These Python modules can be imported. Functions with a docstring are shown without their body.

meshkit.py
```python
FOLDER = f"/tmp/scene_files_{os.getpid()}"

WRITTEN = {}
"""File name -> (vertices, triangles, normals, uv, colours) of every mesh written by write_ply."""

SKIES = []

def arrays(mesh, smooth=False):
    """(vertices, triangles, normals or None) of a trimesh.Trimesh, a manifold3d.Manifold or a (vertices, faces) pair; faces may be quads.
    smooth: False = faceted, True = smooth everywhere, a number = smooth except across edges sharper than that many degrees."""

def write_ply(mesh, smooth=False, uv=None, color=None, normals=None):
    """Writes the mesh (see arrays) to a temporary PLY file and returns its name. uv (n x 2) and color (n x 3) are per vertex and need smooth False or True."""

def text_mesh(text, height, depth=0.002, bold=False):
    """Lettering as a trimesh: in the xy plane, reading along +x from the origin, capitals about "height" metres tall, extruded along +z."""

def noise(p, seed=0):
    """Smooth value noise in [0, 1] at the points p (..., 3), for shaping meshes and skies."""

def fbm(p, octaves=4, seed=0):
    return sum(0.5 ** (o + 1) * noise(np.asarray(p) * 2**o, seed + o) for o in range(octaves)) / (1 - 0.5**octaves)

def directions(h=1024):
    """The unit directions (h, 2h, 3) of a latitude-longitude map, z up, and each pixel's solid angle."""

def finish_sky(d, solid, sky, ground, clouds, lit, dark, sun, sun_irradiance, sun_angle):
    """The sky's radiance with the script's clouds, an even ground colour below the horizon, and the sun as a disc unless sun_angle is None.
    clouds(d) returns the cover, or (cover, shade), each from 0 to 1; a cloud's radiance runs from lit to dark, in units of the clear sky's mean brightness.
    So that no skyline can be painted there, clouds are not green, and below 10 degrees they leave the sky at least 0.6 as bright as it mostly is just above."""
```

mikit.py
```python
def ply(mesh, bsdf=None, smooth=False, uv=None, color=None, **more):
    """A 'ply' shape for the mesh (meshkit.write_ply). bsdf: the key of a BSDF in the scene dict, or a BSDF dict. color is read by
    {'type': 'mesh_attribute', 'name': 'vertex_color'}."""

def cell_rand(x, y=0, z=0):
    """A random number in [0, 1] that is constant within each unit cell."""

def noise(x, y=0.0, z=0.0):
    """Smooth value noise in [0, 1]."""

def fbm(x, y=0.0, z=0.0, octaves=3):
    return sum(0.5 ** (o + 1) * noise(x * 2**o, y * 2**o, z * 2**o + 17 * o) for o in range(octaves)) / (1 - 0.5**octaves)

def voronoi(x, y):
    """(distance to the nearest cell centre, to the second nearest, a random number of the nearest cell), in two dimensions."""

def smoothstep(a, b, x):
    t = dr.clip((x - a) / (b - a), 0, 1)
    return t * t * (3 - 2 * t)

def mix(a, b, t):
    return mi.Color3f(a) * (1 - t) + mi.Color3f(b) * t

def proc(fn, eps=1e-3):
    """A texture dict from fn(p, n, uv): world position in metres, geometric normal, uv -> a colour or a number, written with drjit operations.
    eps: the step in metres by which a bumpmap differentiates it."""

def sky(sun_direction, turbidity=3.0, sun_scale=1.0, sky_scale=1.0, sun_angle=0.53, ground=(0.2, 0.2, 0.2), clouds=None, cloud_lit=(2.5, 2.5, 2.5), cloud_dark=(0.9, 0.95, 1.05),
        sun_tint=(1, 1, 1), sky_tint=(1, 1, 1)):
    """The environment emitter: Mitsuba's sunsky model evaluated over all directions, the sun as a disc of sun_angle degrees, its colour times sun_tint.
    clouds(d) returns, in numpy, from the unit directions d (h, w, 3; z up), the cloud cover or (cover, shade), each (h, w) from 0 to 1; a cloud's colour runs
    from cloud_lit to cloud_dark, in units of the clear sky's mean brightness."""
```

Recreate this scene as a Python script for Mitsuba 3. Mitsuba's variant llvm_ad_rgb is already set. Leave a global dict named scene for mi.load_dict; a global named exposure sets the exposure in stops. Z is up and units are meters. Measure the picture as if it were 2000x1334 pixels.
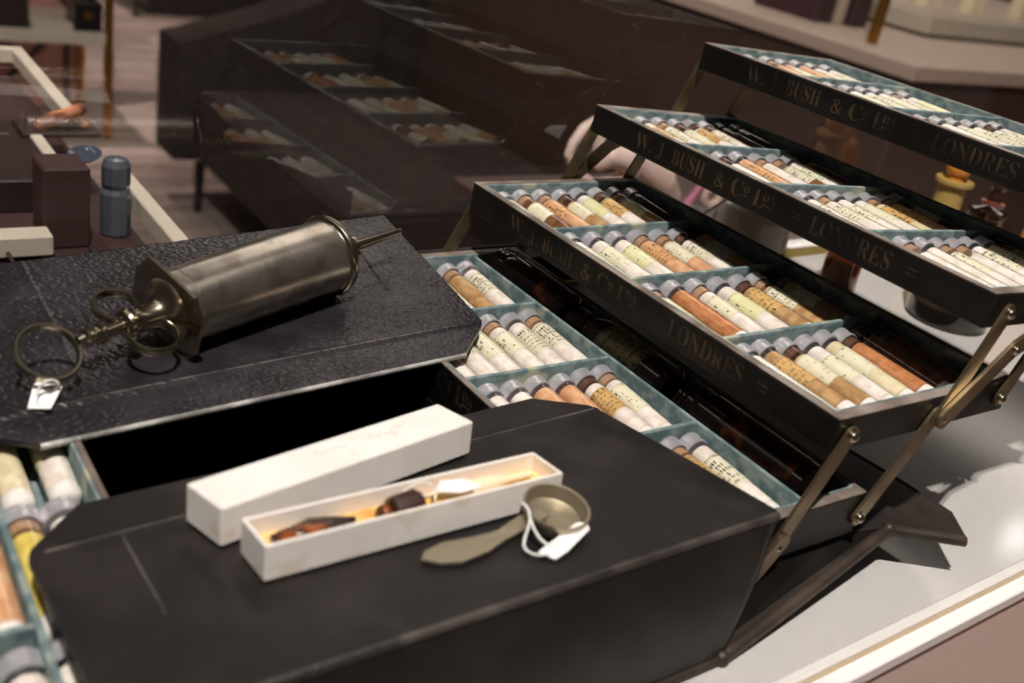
import math, glob, random
import numpy as np, trimesh, mitsuba as mi, drjit as dr
import mikit
from mikit import proc, ply
from mitsuba import ScalarTransform4f as T4

scene, labels = {}, {}
rng = random.Random(7)
S = 0.001                                   # everything below is laid out in millimetres

# ------------------------------------------------------------------ camera, light, exposure
CAM = np.array([-293.74, -179.20, 156.85])
FWD = np.array([0.5665504, 0.70561659, -0.42558885])
RIGHT = np.array([0.8167743, -0.54924211, 0.17667159])
UP = -np.cross(FWD, RIGHT)
scene['camera'] = {
    'type': 'thinlens', 'fov': math.degrees(2 * math.atan(1000 / 2030.6)), 'fov_axis': 'x',
    'aperture_radius': 0.0017, 'focus_distance': 0.468, 'near_clip': 0.02, 'far_clip': 60.0,
    'to_world': T4().look_at(origin=(CAM * S).tolist(), target=((CAM + FWD * 100) * S).tolist(), up=UP.tolist())}
exposure = 0.5
scene['ambient'] = {'type': 'constant', 'sampling_weight': 1.5, 'radiance': {'type': 'rgb', 'value': [0.022, 0.019, 0.018]}}


def area(rgb, weight=1.0):
    return {'type': 'area', 'sampling_weight': weight, 'radiance': {'type': 'rgb', 'value': list(rgb)}}


def spot(key, at, to, rgb, angle, beam=None):
    scene[key] = {'type': 'spot', 'sampling_weight': 0.6, 'to_world': T4().look_at(origin=[c * S for c in at], target=[c * S for c in to], up=[0.1, 1, 0.2]),
                  'intensity': {'type': 'rgb', 'value': list(rgb)}, 'cutoff_angle': angle, 'beam_width': beam or angle * 0.5}


# shop spots in the ceiling that light the floor, the sofa and the counters
spot('spot_aisle', (300, 3600, 1800), (700, 4200, -980), (15, 12.8, 11.8), 32)
spot('spot_aisle_far', (1300, 5600, 1800), (1700, 6400, -980), (12, 10, 9), 36)
spot('spot_near_floor', (1500, -200, 1800), (1450, 300, -980), (7.5, 5.6, 5.0), 22)
spot('spot_vitrine', (-500, 700, 1700), (-200, 640, -80), (1.5, 1.3, 1.15), 20)
spot('spot_counter', (1500, 700, 1700), (1750, 1350, -80), (0.52, 0.45, 0.41), 30)
spot('spot_sofa', (300, 1600, 1800), (1000, 2200, -560), (1.5, 1.3, 1.2), 34)


# ------------------------------------------------------------------ mesh helpers (mm in, metres out)
def tm(v, f):
    return trimesh.Trimesh(np.asarray(v, float), np.asarray(f, int), process=False)


def cat(*ms):
    out = []
    for m in ms:
        out += list(m) if isinstance(m, (list, tuple)) else [m]
    return trimesh.util.concatenate(out)


def shape(mesh, bsdf, smooth=False, uv=None, color=None, **kw):
    m = trimesh.Trimesh(np.asarray(mesh.vertices) * S, mesh.faces, process=False)
    return ply(m, bsdf, smooth, uv=uv, color=color, **kw)


USED = {}


def uniq(key):
    n = USED.get(key, 0)
    USED[key] = n + 1
    return key if n == 0 else f'{key}_{n:03d}'


def add(key, mesh, bsdf, smooth=False, label=None, category=None, group=None, kind=None, **kw):
    key = uniq(key)
    scene[key] = mesh if isinstance(mesh, dict) else shape(mesh, bsdf, smooth, **kw)
    tag(key, label, category, group, kind)
    return key


def tag(key, label=None, category=None, group=None, kind=None):
    d = {k: v for k, v in (('label', label), ('category', category), ('group', group), ('kind', kind)) if v}
    if d:
        labels.setdefault(key, {}).update(d)


def thing(key, label, category, group=None):
    key = uniq(key)
    tag(key, label, category, group)
    return key


def box(x0, x1, y0, y1, z0, z1, b=0.0):
    """Chamfered box."""
    if b <= 0:
        m = trimesh.creation.box(extents=[x1 - x0, y1 - y0, z1 - z0])
        m.apply_translation([(x0 + x1) / 2, (y0 + y1) / 2, (z0 + z1) / 2])
        return m
    h = np.array([x1 - x0, y1 - y0, z1 - z0]) / 2
    pts = []
    for sx in (-1, 1):
        for sy in (-1, 1):
            for sz in (-1, 1):
                s = np.array([sx, sy, sz])
                for k in range(3):
                    q = s * (h - b)
                    q[k] = s[k] * h[k]
                    pts.append(q)
    m = trimesh.convex.convex_hull(np.array(pts))
    m.apply_translation([(x0 + x1) / 2, (y0 + y1) / 2, (z0 + z1) / 2])
    return m


def lathe(prof, n=32, axis=None, origin=(0, 0, 0)):
    """prof: list of (radius, height) along +z, then turned so that +z lies along axis."""
    prof = np.asarray(prof, float)
    t = np.linspace(0, 2 * np.pi, n, endpoint=False)
    v = np.concatenate([np.stack([r * np.cos(t), r * np.sin(t), np.full(n, h)], 1) for r, h in prof])
    f = []
    for i in range(len(prof) - 1):
        for j in range(n):
            a, b, c, d = i * n + j, i * n + (j + 1) % n, (i + 1) * n + (j + 1) % n, (i + 1) * n + j
            f += [[a, b, c], [a, c, d]]
    m = trimesh.Trimesh(v, f, process=True)
    m.update_faces(m.nondegenerate_faces())
    if axis is not None:
        m.apply_transform(trimesh.geometry.align_vectors([0, 0, 1], np.asarray(axis, float) / np.linalg.norm(axis)))
    m.apply_translation(origin)
    return m


def tube(path, r, n=10, closed=False, flat=None):
    """Round tube along a polyline (radius may be a list)."""
    p = np.asarray(path, float)
    k = len(p)
    rr = np.full(k, r, float) if np.isscalar(r) else np.asarray(r, float)
    tan = np.roll(p, -1, 0) - np.roll(p, 1, 0) if closed else np.gradient(p, axis=0)
    tan /= np.linalg.norm(tan, axis=1, keepdims=True) + 1e-12
    ref = np.array([0, 0, 1.0]) if abs(tan[0][2]) < 0.9 else np.array([1.0, 0, 0])
    v, f = [], []
    t = np.linspace(0, 2 * np.pi, n, endpoint=False)
    a = np.cross(tan[0], ref)
    a /= np.linalg.norm(a)
    for i in range(k):
        a = a - tan[i] * np.dot(a, tan[i])
        a /= np.linalg.norm(a)
        b = np.cross(tan[i], a)
        v.append(p[i] + rr[i] * (np.cos(t)[:, None] * a + np.sin(t)[:, None] * b))
    v = np.concatenate(v)
    for i in range(k if closed else k - 1):
        i2 = (i + 1) % k
        for j in range(n):
            q, w, x, y = i * n + j, i * n + (j + 1) % n, i2 * n + (j + 1) % n, i2 * n + j
            f += [[q, w, x], [q, x, y]]
    if not closed:
        v = np.vstack([v, p[:1], p[-1:]])
        for j in range(n):
            f.append([len(v) - 2, (j + 1) % n, j])
            f.append([len(v) - 1, (k - 1) * n + j, (k - 1) * n + (j + 1) % n])
    m = tm(v, f)
    m.fix_normals()
    return m


def prism(poly, z0, z1):
    from shapely.geometry import Polygon
    p = poly if hasattr(poly, 'geom_type') else Polygon(poly)
    m = trimesh.creation.extrude_polygon(p, z1 - z0, engine='earcut')
    m.apply_translation([0, 0, z0])
    return m


def sheet(P, nu, nv, th=2.0):
    """A sheet of leather or card: P(u, v) arrays -> points, thickened downwards."""
    u, v = np.meshgrid(np.linspace(0, 1, nu), np.linspace(0, 1, nv))
    top = P(u, v).reshape(-1, 3)
    bot = top - np.array([0, 0, th])
    f = []
    for j in range(nv - 1):
        for i in range(nu - 1):
            a, b, c, d = j * nu + i, j * nu + i + 1, (j + 1) * nu + i + 1, (j + 1) * nu + i
            f += [[a, b, c], [a, c, d]]
    n = nu * nv
    f = np.array(f)
    g = f[:, ::-1] + n
    ring = [i for i in range(nu)] + [j * nu + nu - 1 for j in range(1, nv)] + [(nv - 1) * nu + i for i in range(nu - 2, -1, -1)] + [j * nu for j in range(nv - 2, 0, -1)]
    side = []
    for a, b in zip(ring, ring[1:] + ring[:1]):
        side += [[b, a, a + n], [b, a + n, b + n]]
    m = tm(np.vstack([top, bot]), np.vstack([f, g, side]))
    m.fix_normals()
    return m


def moved(m, M):
    m = m.copy()
    m.apply_transform(M)
    return m


def bar(path2, y0, y1, w, hole=True):
    """A flat metal bar in the xz plane following path2 [(x, z)...], rounded ends, from y0 to y1."""
    from shapely.geometry import LineString
    g = LineString(path2).buffer(w / 2, quad_segs=6)
    m = trimesh.creation.extrude_polygon(g, abs(y1 - y0), engine='earcut')
    v = np.array(m.vertices)
    m = tm(np.stack([v[:, 0], max(y0, y1) - v[:, 2], v[:, 1]], 1), m.faces)
    m.fix_normals()
    return m


def rivet(x, y, z, d=-1, r=2.4):
    t = np.linspace(0, np.pi / 2, 6)
    prof = [(r * 1.25, 0), (r * 1.25, 0.5)] + [(r * math.cos(a), 0.5 + r * 0.8 * math.sin(a)) for a in t]
    prof[-1] = (0.001, prof[-1][1])
    return lathe(prof, 18, (0, d, 0), (x, y, z))


def at(x, y, z, rot=None):
    t = T4().translate([x * S, y * S, z * S])
    return t @ rot if rot is not None else t


# ------------------------------------------------------------------ materials
def rgb(*c):
    return {'type': 'rgb', 'value': [float(x) for x in c]}


def srgb(r, g, b):
    f = lambda c: (c / 255 / 12.92) if c / 255 <= 0.04045 else ((c / 255 + 0.055) / 1.055) ** 2.4
    return (f(r), f(g), f(b))


def principled(color, rough=0.5, metallic=0.0, spec=0.5, **kw):
    c = color if isinstance(color, dict) else rgb(*color)
    d = {'type': 'principled', 'base_color': c, 'roughness': rough, 'metallic': metallic, **kw}
    if metallic == 0:
        d['specular'] = spec
    return d


def mat(name, bsdf, bump=None, scale=0.0, eps=2e-4):
    if bump is not None:
        bsdf = {'type': 'bumpmap', 'scale': scale, 'bump': proc(bump, eps), 'bsdf': bsdf}
    scene[name] = {'type': 'twosided', 'bsdf': bsdf}
    return name


def pebble(p, n, uv):
    a = mikit.noise(p.x * 950, p.y * 950, p.z * 950)
    b = mikit.noise(p.x * 2100, p.y * 2100, p.z * 2100)
    return mikit.smoothstep(0.25, 0.75, a) * 0.75 + b * 0.35


def fine(p, n, uv):
    return mikit.fbm(p.x * 1300, p.y * 1300, p.z * 1300, 2)


def leather_tone(dark, light):
    def fn(p, n, uv):
        t = mikit.fbm(p.x * 60, p.y * 60, p.z * 60, 3)
        return mikit.mix(dark, light, mikit.smoothstep(0.35, 0.75, t))
    return proc(fn)


mat('leather_grain', principled(leather_tone(srgb(30, 27, 30), srgb(44, 40, 44)), 0.3, spec=0.55))
mat('leather_smooth', principled(leather_tone(srgb(27, 23, 22), srgb(38, 33, 31)), 0.48, spec=0.34), fine, 0.00010, 1e-4)
mat('leather_dull', principled(leather_tone(srgb(32, 26, 23), srgb(48, 40, 35)), 0.62, spec=0.35), fine, 0.00010, 1e-4)
mat('leather_edge', principled(leather_tone(srgb(100, 88, 80), srgb(146, 134, 124)), 0.6, spec=0.35), fine, 0.00012, 1e-4)
mat('leather_welt', principled(leather_tone(srgb(46, 38, 33), srgb(72, 60, 51)), 0.48, spec=0.45))
mat('leather_fold', principled(leather_tone(srgb(44, 39, 37), srgb(84, 77, 73)), 0.42, spec=0.5), fine, 0.0002, 1e-4)
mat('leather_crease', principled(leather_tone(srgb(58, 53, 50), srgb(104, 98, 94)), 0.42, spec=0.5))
mat('lip_highlight', principled(leather_tone(srgb(120, 116, 112), srgb(190, 186, 180)), 0.35, spec=0.6), pebble, 0.0003, 1e-4)  # bright highlight along the flap edge, painted as a pale tone
mat('case_black', principled(leather_tone(srgb(15, 13, 12), srgb(27, 23, 20)), 0.42, spec=0.32), fine, 0.00006, 1e-4)


def felt(p, n, uv):
    t = mikit.fbm(p.x * 220, p.y * 220, p.z * 220, 3)
    s = mikit.noise(p.x * 1500, p.y * 1500, p.z * 1500)
    w = mikit.smoothstep(0.62, 0.8, mikit.fbm(p.x * 90 + 5, p.y * 90, p.z * 90, 2))
    c = mikit.mix(srgb(84, 104, 108), srgb(136, 150, 148), mikit.smoothstep(0.3, 0.7, t) * 0.8 + s * 0.2)
    return c * (1 - w) + mi.Color3f(srgb(170, 172, 150)) * w


mat('felt_teal', principled(proc(felt), 0.9, spec=0.15), fine, 0.00015, 1e-4)
mat('felt_edge', principled(srgb(150, 172, 168), 0.9, spec=0.1))
mat('aluminium', principled(srgb(236, 233, 237), 0.33, metallic=0.72))
mat('black_cap', principled(srgb(30, 26, 24), 0.2, spec=0.6))
scene['glass_thin'] = {'type': 'thindielectric', 'int_ior': 1.5}
mat('cotton', principled(srgb(238, 232, 224), 0.85, spec=0.1))
mat('cork_dark', principled(srgb(94, 64, 48), 0.4, spec=0.5))
mat('cork_pale', principled(srgb(170, 134, 104), 0.5, spec=0.4))


def powder(name, c, c2):
    def fn(p, n, uv):
        t = mikit.fbm(p.x * 320, p.y * 320, p.z * 320, 3)
        return mikit.mix(c, c2, mikit.smoothstep(0.3, 0.75, t))
    mat(name, principled(proc(fn), 0.75, spec=0.2))


powder('powder_white', srgb(240, 232, 222), srgb(222, 210, 196))
powder('powder_cream', srgb(232, 220, 186), srgb(214, 198, 158))
powder('powder_peach', srgb(222, 178, 138), srgb(204, 150, 108))
powder('powder_tan', srgb(196, 160, 112), srgb(168, 126, 80))
powder('powder_orange', srgb(200, 138, 90), srgb(174, 108, 66))
powder('powder_brown', srgb(134, 88, 58), srgb(100, 62, 40))
powder('powder_dark', srgb(96, 70, 50), srgb(70, 48, 34))
powder('powder_yellow', srgb(226, 206, 110), srgb(206, 180, 84))


def printed(name, c, c2, dens, ink=(0.012, 0.011, 0.009), rows=7.0, cols=30.0):
    """Small lines of print: every row of the label holds short dark strokes; one taller line."""
    def fn(p, n, uv):
        u, v = uv.x, uv.y
        r = dr.floor(u * rows)
        fu = u * rows - r
        big = mikit.cell_rand(r, 3.0, 5.0) > 0.72
        cc = dr.select(big, cols * 0.45, cols)
        k = dr.floor(v * cc)
        fv = v * cc - k
        on = (mikit.cell_rand(r, k, 1.0) < dens) & (fv < 0.62) & (fu > 0.18) & (fu < dr.select(big, 0.92, 0.62))
        sub = mikit.cell_rand(r, k * 3 + dr.floor(fv * 4.5), dr.floor(fu * 4)) < 0.72
        edge = (v > 0.06) & (v < 0.94)
        t = mikit.fbm(p.x * 240, p.y * 240, p.z * 240, 2)
        paper = mikit.mix(c, c2, t)
        line = dr.select(dr.abs(u - dr.floor(u) - 0.03) < 0.012, 0.6, 1.0)
        return dr.select(on & sub & edge, mi.Color3f(ink), paper) * line
    mat(name, principled(proc(fn), 0.6, spec=0.3))


printed('label_cream', srgb(234, 230, 206), srgb(222, 214, 180), 0.14)
printed('label_print', srgb(234, 229, 206), srgb(222, 213, 182), 0.62)
printed('label_shaded', srgb(150, 138, 104), srgb(128, 114, 84), 0.6)  # cream label with the tray's shadow put into its paper colour
printed('label_yellow', srgb(232, 230, 190), srgb(222, 216, 162), 0.10)
printed('label_amber', srgb(222, 186, 124), srgb(200, 156, 92), 0.55)
printed('label_peach', srgb(224, 176, 124), srgb(206, 154, 104), 0.55)
mat('gold_leaf', principled(leather_tone(srgb(27, 23, 19), srgb(86, 68, 48)), 0.5, metallic=0.3))
mat('nickel', principled(leather_tone(srgb(122, 106, 82), srgb(156, 138, 108)), 0.36, metallic=0.85))
mat('rivet_metal', principled(srgb(190, 178, 158), 0.22, metallic=1.0))


def tarnish(p, n, uv):
    t = mikit.fbm(p.x * 130, p.y * 130, p.z * 130, 4)
    s = mikit.noise(p.x * 700, p.y * 700, p.z * 700)
    return mikit.mix(srgb(172, 162, 148), srgb(212, 204, 192), mikit.smoothstep(0.3, 0.7, t) * 0.8 + s * 0.2)


def scratch(p, n, uv):
    return mikit.fbm(p.x * 900, p.y * 900, p.z * 900, 2)


mat('silver_worn', principled(proc(tarnish), 0.26, metallic=0.95), scratch, 0.00002, 1e-4)
mat('silver_bright', principled(srgb(190, 178, 154), 0.2, metallic=1.0))
mat('pewter', principled(srgb(168, 157, 134), 0.42, metallic=0.75))


def card(p, n, uv):
    t = mikit.fbm(p.x * 70, p.y * 70, p.z * 70, 3)
    w = mikit.smoothstep(0.66, 0.82, mikit.fbm(p.x * 110 + 3, p.y * 110, p.z * 110, 2))
    return mikit.mix(srgb(240, 234, 226), srgb(226, 218, 210), t) * (1 - w * 0.35) + mi.Color3f(srgb(206, 180, 140)) * (w * 0.35)


mat('white_card', principled(proc(card), 0.62, spec=0.3))
mat('card_lip', principled(srgb(236, 224, 196), 0.7, spec=0.2))


def stained(p, n, uv):
    t = mikit.fbm(p.x * 90, p.y * 90, p.z * 90, 3)
    return mikit.mix(srgb(236, 200, 128), srgb(206, 150, 70), mikit.smoothstep(0.35, 0.8, t))


mat('stained_card', principled(proc(stained), 0.55, spec=0.4))


def resin(p, n, uv):
    t = mikit.fbm(p.x * 170, p.y * 170, p.z * 170, 3)
    return mikit.mix(srgb(44, 22, 16), srgb(150, 76, 26), mikit.smoothstep(0.5, 0.8, t))


mat('dark_resin', principled(proc(resin), 0.25, spec=0.6))
mat('red_glass', principled(srgb(104, 48, 32), 0.1, spec=0.7, clearcoat=0.6))
mat('dark_glass', principled(srgb(52, 26, 22), 0.12, spec=0.7, clearcoat=0.6))
mat('paper_white', principled(srgb(244, 242, 240), 0.6, spec=0.3))
mat('thread', principled(srgb(226, 224, 220), 0.7))
mat('pale_glass', principled(srgb(240, 226, 190), 0.08, spec=0.6, clearcoat=1.0))
mat('table_white', principled(srgb(192, 188, 184), 0.11, spec=0.45))
mat('rail_white', principled(srgb(250, 244, 240), 0.35, spec=0.4))
mat('rail_strip', principled(srgb(226, 220, 214), 0.3, spec=0.4))
mat('gold_trim', principled(srgb(168, 150, 82), 0.3, metallic=0.8))
mat('brass', principled(srgb(176, 122, 36), 0.3, metallic=0.85))
mat('beige_gap', principled(srgb(176, 158, 130), 0.6))


def planks(lo, hi):
    def fn(p, n, uv):
        g = mikit.fbm(p.x * 2.2, p.y * 26, p.z, 4)
        k = mikit.cell_rand(dr.floor(p.y / 0.16), dr.floor(p.x / 1.4 + 0.37 * dr.floor(p.y / 0.16)), 2.0)
        return mikit.mix(lo, hi, mikit.smoothstep(0.2, 0.8, g * 0.6 + k * 0.4))
    return proc(fn)


mat('floor_wood', principled(planks(srgb(126, 109, 102), srgb(182, 165, 155)), 0.42, spec=0.45))
mat('floor_base', principled(srgb(176, 148, 136), 0.6, spec=0.3))
mat('sofa_cloth', principled(leather_tone(srgb(48, 40, 38), srgb(58, 48, 45)), 0.8, spec=0.25, sheen=0.3))
mat('dark_wood', principled(srgb(40, 28, 25), 0.4, spec=0.4))
mat('wall_brown', principled(srgb(44, 35, 33), 0.8, spec=0.2))
mat('counter_top', principled(srgb(190, 170, 154), 0.45, spec=0.4))
mat('counter_face', principled(srgb(74, 56, 50), 0.5, spec=0.4))
mat('beige_plinth', principled(srgb(196, 186, 168), 0.5, spec=0.4))
mat('black_gloss', principled(srgb(26, 20, 20), 0.25, spec=0.5))
mat('book_brown', principled(srgb(64, 40, 44), 0.5, spec=0.4))
mat('cabinet_pink', principled(srgb(232, 206, 194), 0.55, spec=0.3))
mat('pink_wall', principled(srgb(206, 150, 140), 0.7))
mat('pink_shell', principled(leather_tone(srgb(226, 196, 180), srgb(238, 210, 198)), 0.45, spec=0.4))
mat('purple_pink', principled(srgb(190, 118, 140), 0.5))
mat('terracotta', principled(leather_tone(srgb(104, 58, 38), srgb(206, 132, 96)), 0.5))
mat('teal_plastic', principled(srgb(96, 158, 172), 0.4))
mat('maroon_lining', principled(srgb(58, 36, 34), 0.7))
scene['clear_glass'] = {'type': 'dielectric', 'int_ior': 1.5}
mat('amber_glass', {'type': 'principled', 'base_color': rgb(*srgb(216, 138, 44)), 'roughness': 0.06, 'specular': 0.6, 'clearcoat': 0.8})
scene['amber_clear'] = {'type': 'thindielectric', 'int_ior': 1.5, 'specular_transmittance': rgb(0.95, 0.6, 0.16)}
scene['refraction_tint'] = {'type': 'thindielectric', 'int_ior': 1.5, 'specular_transmittance': rgb(0.62, 0.58, 0.52)}
mat('red_liquid', principled(srgb(84, 16, 18), 0.1, spec=0.6))
mat('olive_amber', principled(srgb(176, 146, 84), 0.1, spec=0.6, clearcoat=0.8))
mat('residue', principled(leather_tone(srgb(226, 212, 184), srgb(250, 248, 240)), 0.18, spec=0.5))
mat('brown_label', principled(srgb(128, 96, 58), 0.6))
mat('cream_label', principled(srgb(232, 222, 196), 0.6))
mat('ice_glass', principled(srgb(78, 84, 92), 0.09, spec=0.9, clearcoat=1.0))
mat('blue_glass', principled(srgb(66, 74, 88), 0.1, spec=0.8))
mat('ink', principled(srgb(60, 52, 52), 0.6))

# ------------------------------------------------------------------ room and showcase
ZT, ZF = -78.0, -980.0                        # table top, shop floor
PHI = -0.0336                                 # the showcase is turned a little against the case


def rotz(m, a=PHI, about=(0, 0, 0)):
    return moved(m, trimesh.transformations.rotation_matrix(-a, [0, 0, 1], about))


add('floor', box(-4000, 12000, -3000, 9000, ZF - 40, ZF - 6), 'floor_base', kind='structure')
for r in range(40):
    y = 1500 + 160 * r
    off = (0.37 * r) % 1 * 1400
    x = -700 - off
    while x < 3300:
        if x + 1400 > -400 and (y > 1400):
            add('floor__plank', box(x + 2, x + 1398, y + 2, y + 158, ZF - 12, ZF + rng.uniform(-1, 1), 1.5), 'floor_wood')
        x += 1400
add('wall_back', box(-4000, 12000, 9000, 9100, ZF - 40, 1900), 'wall_brown', kind='structure')
add('wall_right', box(7200, 7300, -3000, 9000, ZF - 40, 1900), 'wall_brown', kind='structure')

sc = thing('showcase', 'white glass showcase that holds the black sample case and bottles', 'showcase')
TX0, TX1, TY0, TY1 = -640, 590, -31, 268
add(f'{sc}__table_top', rotz(box(TX0, TX1, TY0, TY1, ZT - 18, ZT, 0.6)), 'table_white')
add(f'{sc}__edge_strip', rotz(box(TX0, TX1, TY0 - 4.0, TY0, ZT - 14, ZT + 0.4, 0.3)), 'rail_strip')
add(f'{sc}__edge_gap', rotz(box(TX0, TX1, TY0 - 6.2, TY0 - 4.0, ZT - 16, ZT - 1.2)), 'beige_gap')
add(f'{sc}__front_rail', rotz(box(TX0, TX1, TY0 - 12.4, TY0 - 6.2, ZT - 5, ZT + 0.8, 0.6)), 'rail_white')
add(f'{sc}__back_rail', rotz(box(TX0, TX1, TY1 - 1, TY1 + 11, ZT - 20, ZT + 8, 0.6)), 'rail_white')
add(f'{sc}__gold_trim', rotz(box(TX0, TX1, TY1 - 2.6, TY1 - 1, ZT, ZT + 6.5, 0.3)), 'gold_trim')
add(f'{sc}__right_rail', rotz(box(TX1 - 4, TX1 + 8, TY0, TY1 + 11, ZT - 20, ZT + 8, 0.6)), 'rail_white')
add(f'{sc}__cabinet', rotz(box(TX0 + 10, TX1 - 4, TY0 - 11.4, TY1, ZF, ZT - 4.5, .3)), 'cabinet_pink', label='pinkish cabinet below the white table')
PY = 271.0
pane = rotz(tm([[TX0, PY, ZT + 8], [TX1 + 4, PY, ZT + 8], [TX1 + 4, PY, 420], [TX0, PY, 420]], [[0, 1, 2], [0, 2, 3]]))
add('window_1', pane, 'glass_thin', label='clear upright glass pane at the back of the showcase', kind='structure')

# ------------------------------------------------------------------ the sample case
case = thing('sample_case', 'black leather sample case opened into tiers of cantilevered trays with tubes', 'sample case')
L, W = 242.6, 110.0
TR = {2: (0.0, 0.0, 0.0), 3: (69.8, 41.7, 0.052), 4: (137.6, 78.0, 0.042), 1: (-75.6, -38.1, 0.0), 0: (-331.0, -38.1, 0.0)}


def tray_M(i):
    ox, oz, t = TR[i]
    M = np.eye(4)
    M[:3, :3] = [[math.cos(t), 0, math.sin(t)], [0, 1, 0], [-math.sin(t), 0, math.cos(t)]]
    M[:3, 3] = (ox, -17.0 if i == 0 else 0.0, oz)
    return M


def tray_T(i):
    M = tray_M(i).copy()
    M[:3, 3] *= S
    return T4(M.tolist())


def serif(ch):
    return ''.join(chr(0x1D400 + ord(c) - 65) if 'A' <= c <= 'Z' else chr(0x1D41A + ord(c) - 97) if 'a' <= c <= 'z' else c for c in ch)


def glyphs(text, cap):
    """Roman lettering as one flat mesh in xy, cap height cap; returns (mesh, width)."""
    from PIL import Image, ImageDraw, ImageFont
    from shapely import affinity, box as sbox, union_all
    font = ImageFont.truetype(glob.glob('/opt/blender-*/*/datafiles/fonts/NotoSansMath*')[0], 120)
    x0, y0, x1, y1 = font.getbbox(serif(text), anchor='ls')
    im = Image.new('L', (x1 - x0 + 8, y1 - y0 + 8))
    ImageDraw.Draw(im).text((4 - x0, 4 - y0), serif(text), 255, font, anchor='ls')
    on = np.pad(np.asarray(im) > 127, ((0, 0), (1, 1))).astype(np.int8)
    rows, st = np.nonzero(np.diff(on, axis=1) == 1)
    en = np.nonzero(np.diff(on, axis=1) == -1)[1]
    g = union_all(sbox(st, -rows - 1, en, -rows)).buffer(0.8).buffer(-2.6).buffer(0.6).simplify(0.8)
    s = cap / 80.0
    g = affinity.affine_transform(g, [s, 0, 0, s, -4 * s, (4 - y0) * s])
    return trimesh.util.concatenate([trimesh.creation.extrude_polygon(q, 0.1, engine='earcut') for q in getattr(g, 'geoms', [g]) if q.area > 0.02]), (x1 - x0) * s


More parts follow.
